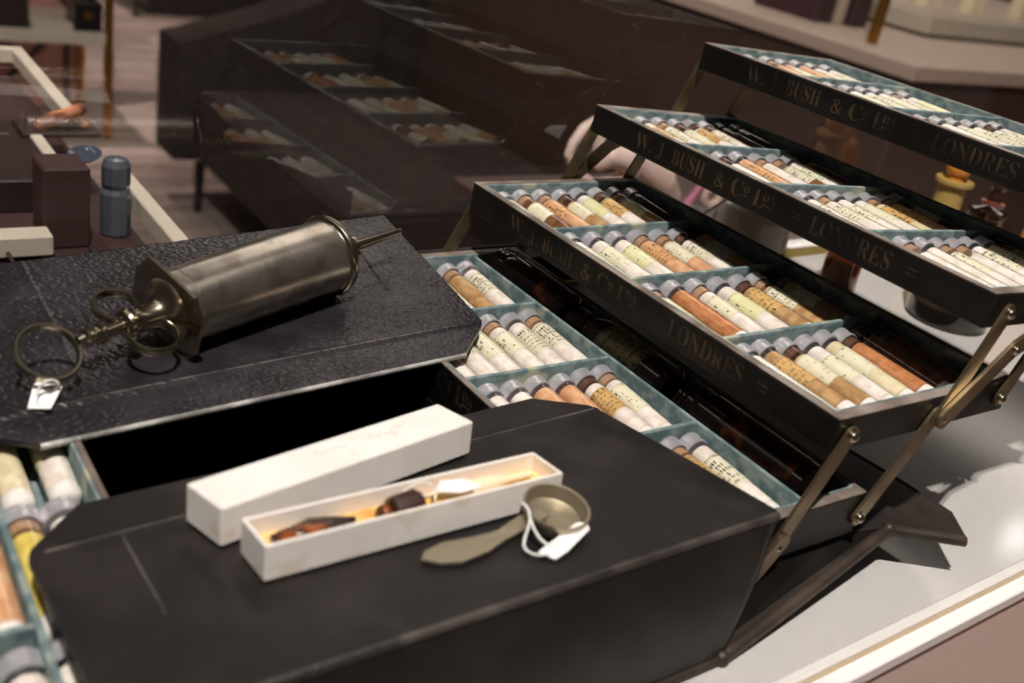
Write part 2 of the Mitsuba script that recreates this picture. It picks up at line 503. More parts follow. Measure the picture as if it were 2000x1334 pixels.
def lettering(h):
    """The gilt line on a tray's front: W. J. BUSH & Co Lda = LONDRES =  reading towards -y on the plane x = 0."""
    words = [('W.', 206.5, 0, 1), ('J.', 190.0, 0, 1), ('BUSH', 178.5, 0, 1), ('&', 148.0, 0, .86), ('C', 137.0, 0, 1), ('o', 128.8, 3.2, .6), ('L', 122.5, 0, 1),
             ('DA', 117.2, 3.6, .5), ('=', 100.0, 0, 1), ('LONDRES', 88.5, 0, 1), ('=', 38.5, 0, 1)]
    out, cap = [], 7.6
    for w, y, up, s in words:
        m, wd = glyphs(w, cap * s)
        target = {'BUSH': 23.5, 'LONDRES': 43.5}.get(w)
        k = target / wd if target else 1.0
        v = np.array(m.vertices)
        out.append(tm(np.stack([-v[:, 2] - 0.02, y - v[:, 0] * k, v[:, 1] + up - h / 2 - cap / 2], 1), m.faces))
    out.append(box(-0.1, 0, 110.5, 116.5, -h / 2 - cap / 2 + 1.6, -h / 2 - cap / 2 + 2.2))       # the bar under Da
    out.append(box(-0.1, 0, 125.8, 128.6, -h / 2 - cap / 2 + 1.8, -h / 2 - cap / 2 + 2.3))       # and under o
    m = cat(out)
    m.fix_normals()
    return m


def tray(i, h, wall, letters, note):
    M = tray_M(i)
    k = uniq(f'{case}__tray')
    end, b = 5.6, 0.5
    body = cat(box(0, W, 0, L, -h, -h + 1.4, b), box(0, wall, 0, L, -h, -0.5, b), box(W - wall, W, 0, L, -h, -0.5, b),
               box(0, W, 0, end, -h, -0.5, b), box(0, W, L - end, L, -h, -0.5, b))
    scene[k] = shape(moved(body, M), 'case_black')
    tag(k, note)
    rim = cat(box(0, wall - 1.0, 0, L, -0.7, 0, 0.3), box(W - wall + 1.0, W, 0, L, -0.7, 0, 0.3),
              box(0, W, 0, end - 1.0, -0.7, -0.02, 0.3), box(0, W, L - end + 1.0, L, -0.7, -0.02, 0.3))
    add(f'{k}__rim', moved(rim, M), 'leather_edge', label='worn brown rim')
    x0, x1, y0, y1 = wall - 1.0, W - wall + 1.0, end - 1.0, L - end + 1.0
    lin = cat(box(x0, x1, y0, y1, -h + 1.3, -h + 1.9), box(x0, x0 + 1.1, y0, y1, -h + 1.5, -0.15, .3), box(x1 - 1.1, x1, y0, y1, -h + 1.5, -0.15, .3),
              box(x0, x1, y0, y0 + 1.1, -h + 1.5, -0.15, .3), box(x0, x1, y1 - 1.1, y1, -h + 1.5, -0.15, .3))
    add(f'{k}__lining', moved(lin, M), 'felt_teal', label='faded teal paper lining')
    xr = x1 if i not in (0, 1) else 80.0
    for y in (63.7, 121.4, 179.0) if i != 0 else (56.5, 114.6, 172.0):
        n = 24
        xs = np.linspace(x0 + 0.6, xr - 0.4, n)
        pts = []
        dv = box(x0 + 0.6, xr - 0.4, y - 1.0, y + 1.0, -h + 1.6, -0.6, 0.35)
        add(f'{k}__divider', moved(dv, M), 'felt_teal')
    if i in (0, 1):
        add(f'{k}__channel_wall', moved(box(79.6, 81.6, y0, y1, -h + 1.6, -1.2, 0.4), M), 'felt_teal')
    if letters:
        add(f'{k}__lettering', moved(letters, M), 'gold_leaf', label='worn gilt lettering')
    return k


LET = lettering(14.6)
tray(1, 19.5, 3.2, LET, 'lowest tray, sunk in the case')
tray(2, 14.6, 4.4, LET, 'first raised tray')
tray(3, 14.6, 4.4, LET, 'second raised tray')
tray(4, 14.6, 4.4, LET, 'topmost raised tray')
tray(0, 19.5, 3.2, None, 'tray in the left half of the case')

# links at both ends of the trays
PIV = {1: [(61.8, -11.7), (107.8, -10.5)], 2: [(7.8, -7.4), (59.3, -8.0), (102.6, -7.3)], 3: [(8.4, -7.2), (52.0, -7.6), (59.5, -8.4), (102.6, -7.3)], 4: [(8.4, -7.2), (52.0, -7.6)]}


def piv(i, k):
    p = tray_M(i) @ np.array([PIV[i][k][0], 0, PIV[i][k][1], 1])
    return p[0], p[2]


LINKS = [((1, 0), (2, 0)), ((1, 1), (2, 1)), ((2, 1), (3, 0)), ((2, 2), (3, 1)), ((3, 2), (4, 0)), ((3, 3), (4, 1))]
for yy, d in ((0.0, -1), (L, 1)):
    for n, (a, b) in enumerate(LINKS):
        lay = 0.5 if n % 2 == 0 or n == 1 else 0.5
        if n in (2, 4):
            lay = 2.0
        pa, pb = piv(*a), piv(*b)
        add(f'{case}__link_bar', bar([pa, pb], yy + d * lay, yy + d * (lay + 1.3), 7.2), 'nickel')
        for q in (pa, pb):
            add(f'{case}__rivet', rivet(q[0], yy + d * (lay + 1.3), q[1], d, 2.1), 'rivet_metal', 40)
    pa, pe, pb = piv(2, 1), (90.0, 18.1), piv(3, 1)
    add(f'{case}__elbow_stay', bar([pa, pe, pb], yy + d * 3.6, yy + d * 5.2, 7.6), 'nickel', label='bent stay bar')
    add(f'{case}__rivet', rivet(pe[0], yy + d * 5.2, pe[1], d, 1.8), 'rivet_metal', 40)
# the short link that runs from the lowest tray down to the case wall
pa = piv(1, 0)
add(f'{case}__link_bar', bar([(pa[0] + 0.6, pa[1] + 2.5), (pa[0] - 20, pa[1] - 24)], -3.4, -1.9, 7.0), 'nickel')

# body of the case: base, far wall, near wall, folded flaps
add(f'{case}__base', cat(box(-330, 34, 4, 240, ZT + 1, ZT + 5, 1), box(-76, 34, 6, 238, ZT + 4, -57.8, 1), box(-330, -222, 6, 222, ZT + 4, -57.8, 1)), 'case_black')


def lerp(a, b, t):
    return np.asarray(a, float) * (1 - t[..., None]) + np.asarray(b, float) * t[..., None]


def rows_sheet(rows, ridge=(), wave=None):
    """rows: [(v, left, right)], straight between."""
    vs = [r[0] for r in rows]

    def P(u, v):
        l = np.stack([np.interp(v, vs, [r[1][k] for r in rows]) for k in range(3)], -1)
        r_ = np.stack([np.interp(v, vs, [r[2][k] for r in rows]) for k in range(3)], -1)
        p = l * (1 - u[..., None]) + r_ * u[..., None]
        for fn in ridge:
            p[..., 2] += fn(u, v)
        return p
    return P


def bump1(x, c, w, h):
    return h * np.exp(-((x - c) / w) ** 2)


# far flap, lying over the far ends of the trays
farP = rows_sheet([(0.0, (-262, 242, -32), (-43.5, 253, -19.8)), (0.75, (-262, 134, -34.6), (-40.5, 161, -34.4)), (0.79, (-254, 130, -35.0), (-42.5, 157, -34.9)), (1.0, (-233.1, 118.5, -36.6), (-62.5, 137.8, -36.4))],
                  [lambda u, v: bump1(v, 0.77, 0.013, 0.9), lambda u, v: bump1(v, 0.22, 0.012, 0.5) * (u < 0.5), lambda u, v: bump1(u, 0.22, 0.004, 0.4) * (v < 0.7),
                   lambda u, v: bump1(u, 0.88 - 0.05 * v, 0.003, 0.5) * (v < 0.5), lambda u, v: 1.2 * np.sin(np.pi * u) * np.sin(np.pi * np.clip(v, 0, 1)) - 0.6])
import meshkit


def grained(P, nu, nv, amp, f):
    def Q(u, v):
        p = P(u, v)
        q = np.stack([p[..., 0], p[..., 1], np.zeros(u.shape)], -1)
        g = meshkit.noise(q * f, 3) * .6 + meshkit.noise(q * f * 1.9 + 9, 5) * .4
        p[..., 2] += amp * np.clip((g - .3) / .4, 0, 1)
        return p
    return Q


add(f'{case}__far_flap', sheet(grained(farP, 0, 0, 0.26, 0.85), 470, 300, 2.2), 'leather_grain', True, label='pebbled black leather flap under the syringe')
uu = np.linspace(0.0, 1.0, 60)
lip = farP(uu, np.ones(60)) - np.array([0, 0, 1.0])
add(f'{case}__far_flap_lip', tube(lip, 1.15, 8), 'lip_highlight', True, label='far flap edge with its bright highlight painted on')
add(f'{case}__far_wall', sheet(rows_sheet([(0, (-262, 242, -33), (-43.5, 253, -20.5)), (1, (-262, 250, ZT + 1), (-43.5, 254, ZT + 1))]), 40, 20, 1.0), 'leather_dull', True)

add(f'{case}__flap_lip', box(37, 91, 242, 245, -62, -45, .8), 'leather_dull')
add(f'{case}__end_wall', box(-44, 37, 243.2, 246, ZT + 1, -37.5, .8), 'leather_dull')
# near flap with its fold; the wall below it
nearP = rows_sheet([(0.0, (-248, -15.6, -24.6), (-31.2, -9.6, -25.4)), (0.03, (-248, -14.2, -24.2), (-31.2, -8.0, -25.0)), (0.40, (-248, 24, -29.2), (-32.7, 31, -29.9)),
                    (0.82, (-249, 58, -33.2), (-36.4, 79, -35.4)), (0.86, (-247.5, 63, -33.8), (-37.4, 84, -36.0)), (1.0, (-231, 82, -36.0), (-56.5, 97, -37.0))],
                   [lambda u, v: bump1(v, 0.83, 0.008, 0.5), lambda u, v: bump1(u, 0.19, 0.0035, 0.35) * (v > 0.35) * (v < 0.84), lambda u, v: -1.4 * bump1(u, 0.55, 0.22, 1.0) * (v > 0.86) * (v - 0.86) / 0.14 + 0 * u])
add(f'{case}__near_flap', sheet(nearP, 150, 110, 2.0), 'leather_smooth', 40, label='smooth black leather flap under the white boxes')
nl = nearP(np.linspace(0.02, 1, 60), np.zeros(60))
add(f'{case}__near_fold', tube(nl + np.array([0, 0.6, -1.2]), 1.5, 10), 'leather_fold', True, label='worn fold of the near flap')


def wallP(u, v):
    top = lerp((-248, -15.4, -25.6), (-31.2, -9.4, -26.2), u)
    bot = lerp((-248, -22.0, ZT + 1.5), (-47.8, -17.4, ZT + 1.5), u)
    p = top * (1 - v[..., None]) + bot * v[..., None]
    p[..., 1] -= 1.6 * np.sin(np.pi * v)
    return p


u, v = np.meshgrid(np.linspace(0, 1, 60), np.linspace(0, 1, 30))
wf = wallP(u, v).reshape(-1, 3)
wb = wf + np.array([0, 2.4, 0])
ff = []
for j in range(29):
    for i in range(59):
        a, b_, c, d_ = j * 60 + i, j * 60 + i + 1, (j + 1) * 60 + i + 1, (j + 1) * 60 + i
        ff += [[a, c, b_], [a, d_, c], [a + 1800, b_ + 1800, c + 1800], [a + 1800, c + 1800, d_ + 1800]]
for j in range(29):
    a, b_ = j * 60 + 59, (j + 1) * 60 + 59
    ff += [[a, b_, b_ + 1800], [a, b_ + 1800, a + 1800]]
add(f'{case}__near_wall', tm(np.vstack([wf, wb]), ff), 'leather_smooth', True, label='upright dark leather end wall nearest the viewer')
edge_r = wallP(np.ones(14), np.linspace(0, 1, 14)) + np.array([0, 1.2, 0])
add(f'{case}__piping', tube(edge_r, 1.0, 8), 'leather_dull', True)
edge_b = wallP(np.linspace(0, 1, 30), np.ones(30)) + np.array([0, 0, 0.3])
add(f'{case}__piping', tube(edge_b, 1.7, 8), 'leather_welt', True)

uu = np.linspace(0.02, 0.99, 60)
add(f'{case}__crease', tube(nearP(uu, np.full(60, 0.83)) - np.array([0, 0, 0.1]), .42, 6), 'leather_crease', True)
vv = np.linspace(0.36, 0.82, 40)
add(f'{case}__crease', tube(nearP(np.full(40, .10) + .02 * vv, vv) - np.array([0, 0, 0.12]), .3, 6), 'leather_crease', True)
add(f'{case}__crease', tube(farP(np.linspace(0.1, 0.99, 60), np.full(60, 0.77)) - np.array([0, 0, 0.15]), .42, 6), 'leather_crease', True)
add(f'{case}__crease', tube(farP(np.linspace(0.02, 0.42, 40), np.full(40, 0.22)) - np.array([0, 0, 0.05]), .3, 6), 'leather_dull', True)
add(f'{case}__crease', tube(farP(np.full(20, .9) - .04 * np.linspace(0, 1, 20), np.linspace(0.02, 0.42, 20)) + np.array([0, 0, 0.12]), .18, 5), 'leather_crease', True)

# right-hand side flap, folded outwards and hovering over the table
Pp, Qp, Rp = np.array([-47.8, -17.4, ZT + 2.0]), np.array([56.8, -1.8, -60.5]), np.array([83.6, -19.9, -60.5])
side = [(30, 4), (56.8, -1.8), (83.6, -19.9), (95.2, -4.7), (93.8, 21.5), (91.4, 45), (90.5, 236), (30, 238)]
add(f'{case}__side_flap', prism(side, -62.2, -59.6), 'leather_dull', label='dark leather side flap folded out over the white table')
pp = np.array([(83.6, -19.9, -60.6), (95.2, -4.7, -60.4), (93.8, 21.5, -60.2), (91.4, 45, -60.2), (90.5, 236, -60.2)])
add(f'{case}__piping', tube(pp, 1.3, 8), 'leather_dull', True)


def seg(a, b, n=16, sag=0.0):
    t = np.linspace(0, 1, n)[:, None]
    p = np.asarray(a) * (1 - t) + np.asarray(b) * t
    p[:, 2] += -sag * np.sin(np.pi * t[:, 0])
    return p


add(f'{case}__welt', tube(np.vstack([seg(Pp, Qp, 20, 0.8), seg(Qp, Rp, 10)[1:]]), [2.6] * 20 + [2.3] * 9, 12), 'leather_welt', True, label='round brown leather welt')
dark_gap = tm([Pp + [2, 4, 0], Qp + [0, 2, 0], (34.5, 5, -58.2), (-31, 5, -57)], [[0, 1, 2], [0, 2, 3]])
flat_ = tm([Pp, Qp, Qp + [-3, 7, .5], Pp + [-2, 9, .5]], [[0, 1, 2], [0, 2, 3]])
add(f'{case}__welt_strip', flat_, 'leather_dull')
add(f'{case}__gusset', dark_gap, 'case_black')  # black sheet standing in for the shade inside the open side
for c in (Pp, Qp):
    m = trimesh.creation.icosphere(2, 3.1)
    m.apply_translation(c + np.array([0, 0, 0.2]))
    add(f'{case}__corner_cap', m, 'leather_welt', True)

# ------------------------------------------------------------------ sample tubes
LEN = 53.0


def cap_mesh():
    n = 48
    prof = [(0.01, 0), (5.2, 0), (5.8, 0.5), (6.05, 1.0), (6.05, 2.6), (5.85, 2.9), (5.85, 5.4), (6.1, 5.8), (6.1, 6.6), (5.6, 6.9)]
    m = lathe(prof, n, (0, -1, 0))
    v = np.array(m.vertices)
    a = np.arctan2(v[:, 2], v[:, 0])
    k = (v[:, 1] < -0.3) & (v[:, 1] > -2.75)
    s = np.where(k, 1 + 0.022 * np.sign(np.sin(24 * a + 0.01)), 1)
    v[:, 0] *= s
    v[:, 2] *= s
    return tm(v, m.faces)


CAP = shape(cap_mesh(), 'aluminium', 35)
CAPB = shape(cap_mesh(), 'black_cap', 35)
tt = np.linspace(0, np.pi / 2, 6)
GLASS = shape(lathe([(5.25, 6.0), (5.25, LEN - 4)] + [(5.25 * math.cos(a) + 0.001, LEN - 4 + 3.6 * math.sin(a)) for a in tt[1:]], 28, (0, -1, 0)), 'glass_thin', True)
CORK = shape(lathe([(0.01, 6.5), (4.7, 6.5), (4.7, 10.5), (0.01, 10.8)], 20, (0, -1, 0)), 'cork_dark', 40)
CORK2 = {**CORK, 'bsdf': {'type': 'ref', 'id': 'cork_pale'}}
PLUG = shape(lathe([(0.01, 45.8), (4.6, 46.0), (4.7, 46.6), (4.7, 49.0), (4.2, 50.8), (3.0, 51.8), (0.01, 52.2)], 20, (0, -1, 0)), 'cotton', 40)
CONT = {}


def contents(bsdf, c0):
    if (bsdf, c0) not in CONT:
        CONT[bsdf, c0] = shape(lathe([(0.01, c0), (4.4, c0 + 0.3), (4.75, c0 + 1.2), (4.75, 45.2), (4.4, 45.6), (0.01, 45.7)], 22, (0, -1, 0)), bsdf, 40)
    return CONT[bsdf, c0]


LAB = {}


def label_strip(bsdf, k, y0, y1):
    if (bsdf, k, y0, y1) not in LAB:
        n = 21
        a = np.linspace(-1.75, 1.75, n)
        R = 4.98
        v = np.concatenate([np.stack([R * np.sin(a), np.full(n, -y), R * np.cos(a)], 1) for y in (y0, y1)])
        uv = np.concatenate([np.stack([np.full(n, w + k), (a + 1.75) / 3.5], 1) for w in (0.0, 1.0)])
        f = []
        for j in range(n - 1):
            f += [[j, n + j, n + j + 1], [j, n + j + 1, j + 1]]
        LAB[bsdf, k, y0, y1] = shape(tm(v, f), bsdf, True, uv=uv)
    return LAB[bsdf, k, y0, y1]


ORD = ['', 'first', 'second', 'third', 'fourth', 'fifth', 'sixth', 'seventh', 'eighth']
ROWN = {0: 'farthest row', 1: 'second row', 2: 'third row', 3: 'nearest row'}
TRN = {0: 'left tray', 1: 'lowest tray', 2: 'first raised tray', 3: 'second raised tray', 4: 'top tray'}
COLN = {'powder_white': 'white', 'powder_cream': 'cream', 'powder_peach': 'peach', 'powder_tan': 'tan', 'powder_orange': 'orange', 'powder_brown': 'brown', 'powder_dark': 'dark brown', 'powder_yellow': 'yellow'}
WORD = {'label_cream': 'cream label', 'label_print': 'printed label', 'label_yellow': 'yellowish label', 'label_amber': 'amber label', 'label_peach': 'peach label', None: 'no label'}
PW = {'w': 'powder_white', 'c': 'powder_cream', 'p': 'powder_peach', 't': 'powder_tan', 'o': 'powder_orange', 'b': 'powder_brown', 'd': 'powder_dark', 'y': 'powder_yellow'}
LW = {'c': 'label_cream', 'p': 'label_print', 'y': 'label_yellow', 'a': 'label_amber', 'h': 'label_peach', '-': None}


def rotx(a):
    return T4().rotate([1, 0, 0], a)


def sample_tube(ti, row, pos, npos, x, y, z, code, tilt=0.0, yaw=0.0):
    """code: powder letter, label letter, optional k (black cap) or n (no cap)."""
    p, l = PW[code[0]], LW[code[1]]
    black = 'k' in code[2:]
    lab = f"{'black-capped ' if black else ''}{COLN[p]} tube, {WORD[l]}, {ORD[pos]} from lettered side, {ROWN[row]}, {TRN[ti]}"
    k = thing('sample_tube', lab, 'glass tube', f'sample tubes in the {TRN[ti]}')
    M = tray_T(ti) @ T4().translate([x * S, y * S, z * S]) @ T4().rotate([0, 0, 1], yaw) @ rotx(tilt)
    roll = T4().rotate([0, 1, 0], rng.uniform(-38, 28))
    put = lambda name, d, mm=M: scene.__setitem__(f'{k}__{name}', {**d, 'to_world': mm})
    put('cap', CAPB if black else CAP)
    put('glass', GLASS)
    bare = rng.random() < (0.5 if code[0] == 'w' else 0.25)
    if not bare:
        put('stopper', CORK if rng.random() < (0.45 if ti else 0.0) else CORK2)
    c0 = 8.0 if bare else rng.choice([11.2, 12.0, 14.0])
    put('contents', contents(p, c0))
    put('plug', PLUG)
    if l:
        y0, y1 = rng.choice([(13.5, 31.0), (15.0, 33.0), (16.0, 31.5)])
        put('label', label_strip(l, rng.randrange(5) * 10.0, y0, y1), M @ roll)


X7 = [12.5, 26.5, 40.5, 54.0, 67.5, 81.0, 94.5]
X8 = [12.0, 24.4, 36.8, 49.2, 61.6, 74.0, 86.4, 98.6]
X6 = [12.0, 24.2, 36.6, 49.0, 61.4, 73.0]
ROWY = [235.2, 176.8, 119.2, 61.6]
TUBES = {
    2: [['c-', 'bc', 'ph', 'tc', 'wy', 'wa', 'tc', 'd-'], ['wc', 'wc', 'wy', 'ph', 'pc', 'wp', 'tpk'], ['cc', 'o-', 'wc', 'wy', 'ta', 'tp', 'tck'], ['w-', 'ta', 'tc', 'wc', 'cc', 'o-', 'b-k', 'b-k']],
    3: [['wc', 'ca', 'wp', 'cc', 'wa', 'wp', 'd-k', 'd-k'], ['w-', 'w-', 'ph', 'w-', 'bp', 'wp', 'b-k'], ['wc', 'wp', 'wp', 'wp', 'wc', 'ca', 'pa', 'bcd'], ['w-', 'w-', 'w-', 'wc', 'w-', 'wp', 'cp', 'cck']],
    4: [['w-', 'pc', 'p-', 'pc', 'p-', 'wc', 'wp'], ['wc', 'wp', 'wc', 'wp', 'wc', 'wp', 'wy'], ['w-', 'wp', 'w-', 'wc', 'wp', 'wp', 'wp'], None],
    1: [[None, None, 'cc', 'wp', 't-', 'wp'], ['wa', 'wp', 'wc', 'wc', 'wp', 'wp'], ['w-', 'w-', 'p-', 'p-', 'wa', 'wc'], [None, None, None, None, 'ta', 'wp']],
}
for ti, rows in TUBES.items():
    for r, codes in enumerate(rows):
        if not codes:
            continue
        xs = X6 if ti == 1 else X8 if len(codes) == 8 else X7
        for j, code in enumerate(codes):
            if code is None:
                continue
            z = -8.2 if ti != 1 else -8.6
            sample_tube(ti, r, j + 1, len(codes), xs[j] + rng.uniform(-.25, .25), ROWY[r] + rng.uniform(-1.2, 0.6), z + rng.uniform(-.1, .5), code, rng.uniform(2.0, 3.2), rng.uniform(-.5, .5))
# the tubes that show in the left half, beside the flap
XL = [61.5, 73.8, 83.6, 100.0]
for r, (yl, codes) in enumerate([(170, [(73.0, 'p-'), (86.5, 'c-'), (100.0, 'wc')]), (112.0, [(73.0, 'p-'), (84.5, 'y-'), (96.0, 'wa')]), (52.5, [(73.0, 'w-'), (84.0, 'wy')])]):
    for j, (x, code) in enumerate(codes):
        sample_tube(0, r + 1, j + 6, 8, x + 2.0, yl, -8.6, code, 2.5, 0)

# the large dark bottles in the channel of the lowest tray
words = ['farthest', 'middle', 'nearest']
for i, (y, ln, lab) in enumerate([(232, 62, 0), (165, 72, 1), (84, 74, 2)]):
    k = thing('channel_bottle', f'large dark glass bottle lying in the channel behind the tubes, {words[i]} of three', 'bottle', 'dark bottles in the lowest tray channel')
    M = tray_M(1)
    R = 11.5
    o = (M @ np.array([94.0, y, -6.2, 1]))[:3]
    if i == 1:
        prof = [(0.01, 0), (7.5, 0), (8.3, 1), (8.3, 8), (7.2, 9), (7.2, 12), (9.5, 16), (R - 1, 20), (R - .5, 24), (R - .5, ln - 3), (R - 3, ln), (0.01, ln)]
    else:
        prof = [(0.01, 0), (R - 2, 0), (R - .4, 1.0), (R - .4, 2.4), (R - 1.2, 3.0), (R - .4, 3.6), (R - .4, 5.0), (R - 1.2, 5.6), (R - .4, 6.4), (R - .4, 9), (R - .9, 10), (R, 14), (R, ln - 3), (R - 3, ln), (0.01, ln)]
    add(f'{k}__glass', lathe(prof, 40, (0, -1, 0), o), 'dark_glass', 35)
    n = 25
    a = np.linspace(-1.5, 1.5, n)
    rr = (R - .5 if i == 1 else R) + .12
    ya, yb = (27, 56) if i == 1 else (26, ln - 8)
    v = np.concatenate([o + np.stack([rr * np.sin(a), np.full(n, -yy), rr * np.cos(a)], 1) for yy in (ya, yb)])
    uv = np.concatenate([np.stack([np.full(n, w + 20 * i), (a + 1.5) / 3], 1) for w in (0., 1.)])
    f = []
    for j in range(n - 1):
        f += [[j, n + j, n + j + 1], [j, n + j + 1, j + 1]]
    add(f'{k}__label', tm(v, f), 'label_shaded' if i == 1 else 'dark_resin', True, uv=uv)

# ------------------------------------------------------------------ the syringe
A = np.array([-179.9, 164.9, -18.0])
AX = np.array([0.93829, 0.34042, 0.06101])
AX /= np.linalg.norm(AX)
HP = np.array([-0.34106, 0.94004, 0.0])
UPV = np.cross(AX, HP)
UPV = UPV if UPV[2] > 0 else -UPV
syr = thing('syringe', 'old nickel-plated metal syringe with three finger rings, lying on the leather flap', 'syringe')


def ax(s, h=0, u=0):
    return A + AX * s + HP * h + UPV * u


R0, R1 = 14.5, 15.7
add(f'{syr}__barrel', lathe([(R0 + .25, 0.8), (R0 + .25, 5.5), (R0 - .1, 6.0), (R0, 6.4), (R1, 82)], 72, AX, A), 'silver_worn', 30)
t = np.linspace(0, np.pi, 9)
add(f'{syr}__front_collar', lathe([(R1 - .3, 79)] + [(R1 + .2 + 1.7 * math.sin(a), 82 - 1.9 * math.cos(a)) for a in t] + [(R1 - 1, 84.5), (R1 - 4, 85.6), (R1 - 8, 86.4), (5, 87.0)], 72, AX, A), 'silver_bright', 40)
add(f'{syr}__nozzle', lathe([(5, 86.8), (3.6, 88), (3.2, 90), (4.6, 91.5), (4.9, 92.5), (3.4, 93.5), (3.0, 95.5), (4.5, 96.5), (4.6, 97.6), (2.6, 98.6), (2.3, 100), (1.5, 127), (1.2, 128), (0.6, 127.6)], 32, AX, A), 'silver_bright', 35)
# the finger plate: an elongated octagon, square to the barrel
ca, sa = math.cos(0.25), math.sin(0.25)


def plate_pt(x, y):     # x along the tilted width, y across
    return HP * (x * ca - y * sa) + UPV * (x * sa + y * ca)


oct8 = [(-19, -7), (-13, -14.8), (13, -14.8), (19, -7), (19, 7), (13, 15.6), (-13, 15.6), (-19, 7)]
pv = [A + AX * s + plate_pt(x, y) for s in (-0.4, 0.9) for x, y in oct8]
pf = [[0, i, i + 1] for i in range(1, 7)] + [[8, 8 + i + 1, 8 + i] for i in range(1, 7)]
for i in range(8):
    j = (i + 1) % 8
    pf += [[i, j + 8, j], [i, i + 8, j + 8]]
pm = tm(pv, pf)
pm.fix_normals()
add(f'{syr}__finger_plate', pm, 'silver_bright')
add(f'{syr}__neck', lathe([(12.5, -0.4), (9.5, -1.2), (6.6, -3.2), (5.2, -6), (4.6, -10), (4.5, -14.0), (5.5, -15.4), (6.0, -16.6), (5.5, -17.8), (4.2, -18.2), (2.0, -18.2)], 40, AX, A), 'silver_bright', 40)


def ring(key, c, r, beta, w, th):
    b = HP * math.cos(beta) + UPV * math.sin(beta)
    nn = np.cross(AX, b)
    n = 64
    a = np.linspace(0, 2 * np.pi, n, endpoint=False)
    v, f = [], []
    prof = [(-th / 2, -w / 2 * .6), (-th / 2 * .5, -w / 2), (th / 2 * .5, -w / 2), (th / 2, -w / 2 * .6), (th / 2, w / 2 * .6), (th / 2 * .5, w / 2), (-th / 2 * .5, w / 2), (-th / 2, w / 2 * .6)]
    for ai in a:
        e = AX * math.cos(ai) + b * math.sin(ai)
        v += [np.asarray(c) + e * (r - th / 2 + dr_) + nn * dz for dr_, dz in prof]
    k = len(prof)
    for i in range(n):
        for j in range(k):
            p, q, s_, t_ = i * k + j, i * k + (j + 1) % k, ((i + 1) % n) * k + (j + 1) % k, ((i + 1) % n) * k + j
            f += [[p, q, s_], [p, s_, t_]]
    m = tm(v, f)
    m.fix_normals()
    add(key, m, 'silver_bright', 40)


ring(f'{syr}__finger_ring', (-197.5, 166.5, -15.4), 8.3, 0.31, 3.6, 1.5)
ring(f'{syr}__finger_ring', (-188.4, 152.0, -21.1), 9.3, 0.25, 3.6, 1.5)
ring(f'{syr}__thumb_ring', (-223.9, 150.15, -22.2), 11.2, 0.62, 3.4, 1.7)
add(f'{syr}__plunger_rod', lathe([(2.3, -17), (2.3, -25.5), (3.0, -26), (3.9, -26.8), (3.9, -27.8), (2.7, -28.4), (3.1, -30), (2.7, -31.5), (3.6, -32.3), (3.5, -33.2), (2.2, -34), (1.7, -36.2)], 28, AX, A), 'silver_bright', 40)


def tag_card(key, pts, th=0.5, mat_='paper_white'):
    p = np.asarray(pts, float)
    n = np.cross(p[1] - p[0], p[2] - p[0])
    n /= np.linalg.norm(n)
    k = len(p)
    v = np.vstack([p, p + n * th])
    f = [[0, i, i + 1] for i in range(1, k - 1)] + [[k, k + i + 1, k + i] for i in range(1, k - 1)]
    for i in range(k):
        j = (i + 1) % k
        f += [[i, j + k, j], [i, i + k, j + k]]
    m = tm(v, f)
    m.fix_normals()
    return add(key, m, mat_)


def smooth_path(pts, n=40):
    from scipy.interpolate import splprep, splev
    pts = np.asarray(pts, float)
    tck, _ = splprep(pts.T, s=0, k=min(3, len(pts) - 1))
    return np.stack(splev(np.linspace(0, 1, n), tck), 1)


tg = thing('price_tag', 'small white price tag tied to the thumb ring of the syringe', 'price tag')
tag_card(f'{tg}__card', [(-233.6, 134.6, -33.6), (-227.0, 132.2, -33.4), (-220.8, 142.4, -31.0), (-222.2, 144.4, -31.0), (-227.8, 146.6, -31.2), (-229.4, 145.8, -31.4)], 0.4)
add(f'{tg}__string', tube(smooth_path([(-224.2, 139.6, -27.0), (-226.8, 138.6, -26.4), (-229.0, 138.8, -28.6), (-230.2, 136.6, -31.4), (-230.4, 135.2, -32.8)], 30), 0.45, 6), 'thread', True)
add(f'{tg}__string', tube(smooth_path([(-224.2, 139.6, -27.0), (-222.6, 140.2, -29.6), (-222.4, 142.6, -31.4), (-219.2, 143.6, -32.0)], 24), 0.45, 6), 'thread', True)
add(f'{tg}__print', cat(*[tube(np.array([(-227.6 + .55 * q, 141.6 - 2.0 * q * .5 + .6, -31.2 + .02 * q), (-224.2 + .3 * q, 142.6 - 2.0 * q * .5 + .4, -30.5 + .02 * q)]), .22, 4) for q in (0, 1, 2, 3)]), 'ink', label='faint grey print')

# ------------------------------------------------------------------ white card boxes with their contents


def flap_z(y):
    return -25.2 - 10.8 * (y + 12) / 97


def on_flap(corner, ang, dz=0.0):
    """Frame whose x axis runs along ang in plan and which lies on the near flap."""
    s = math.atan(10.8 / 97)
    Rz = trimesh.transformations.rotation_matrix(ang, [0, 0, 1])
    Rx = trimesh.transformations.rotation_matrix(-s, [1, 0, 0])
    M = trimesh.transformations.translation_matrix([corner[0], corner[1], flap_z(corner[1]) + dz]) @ Rx @ Rz
    return M


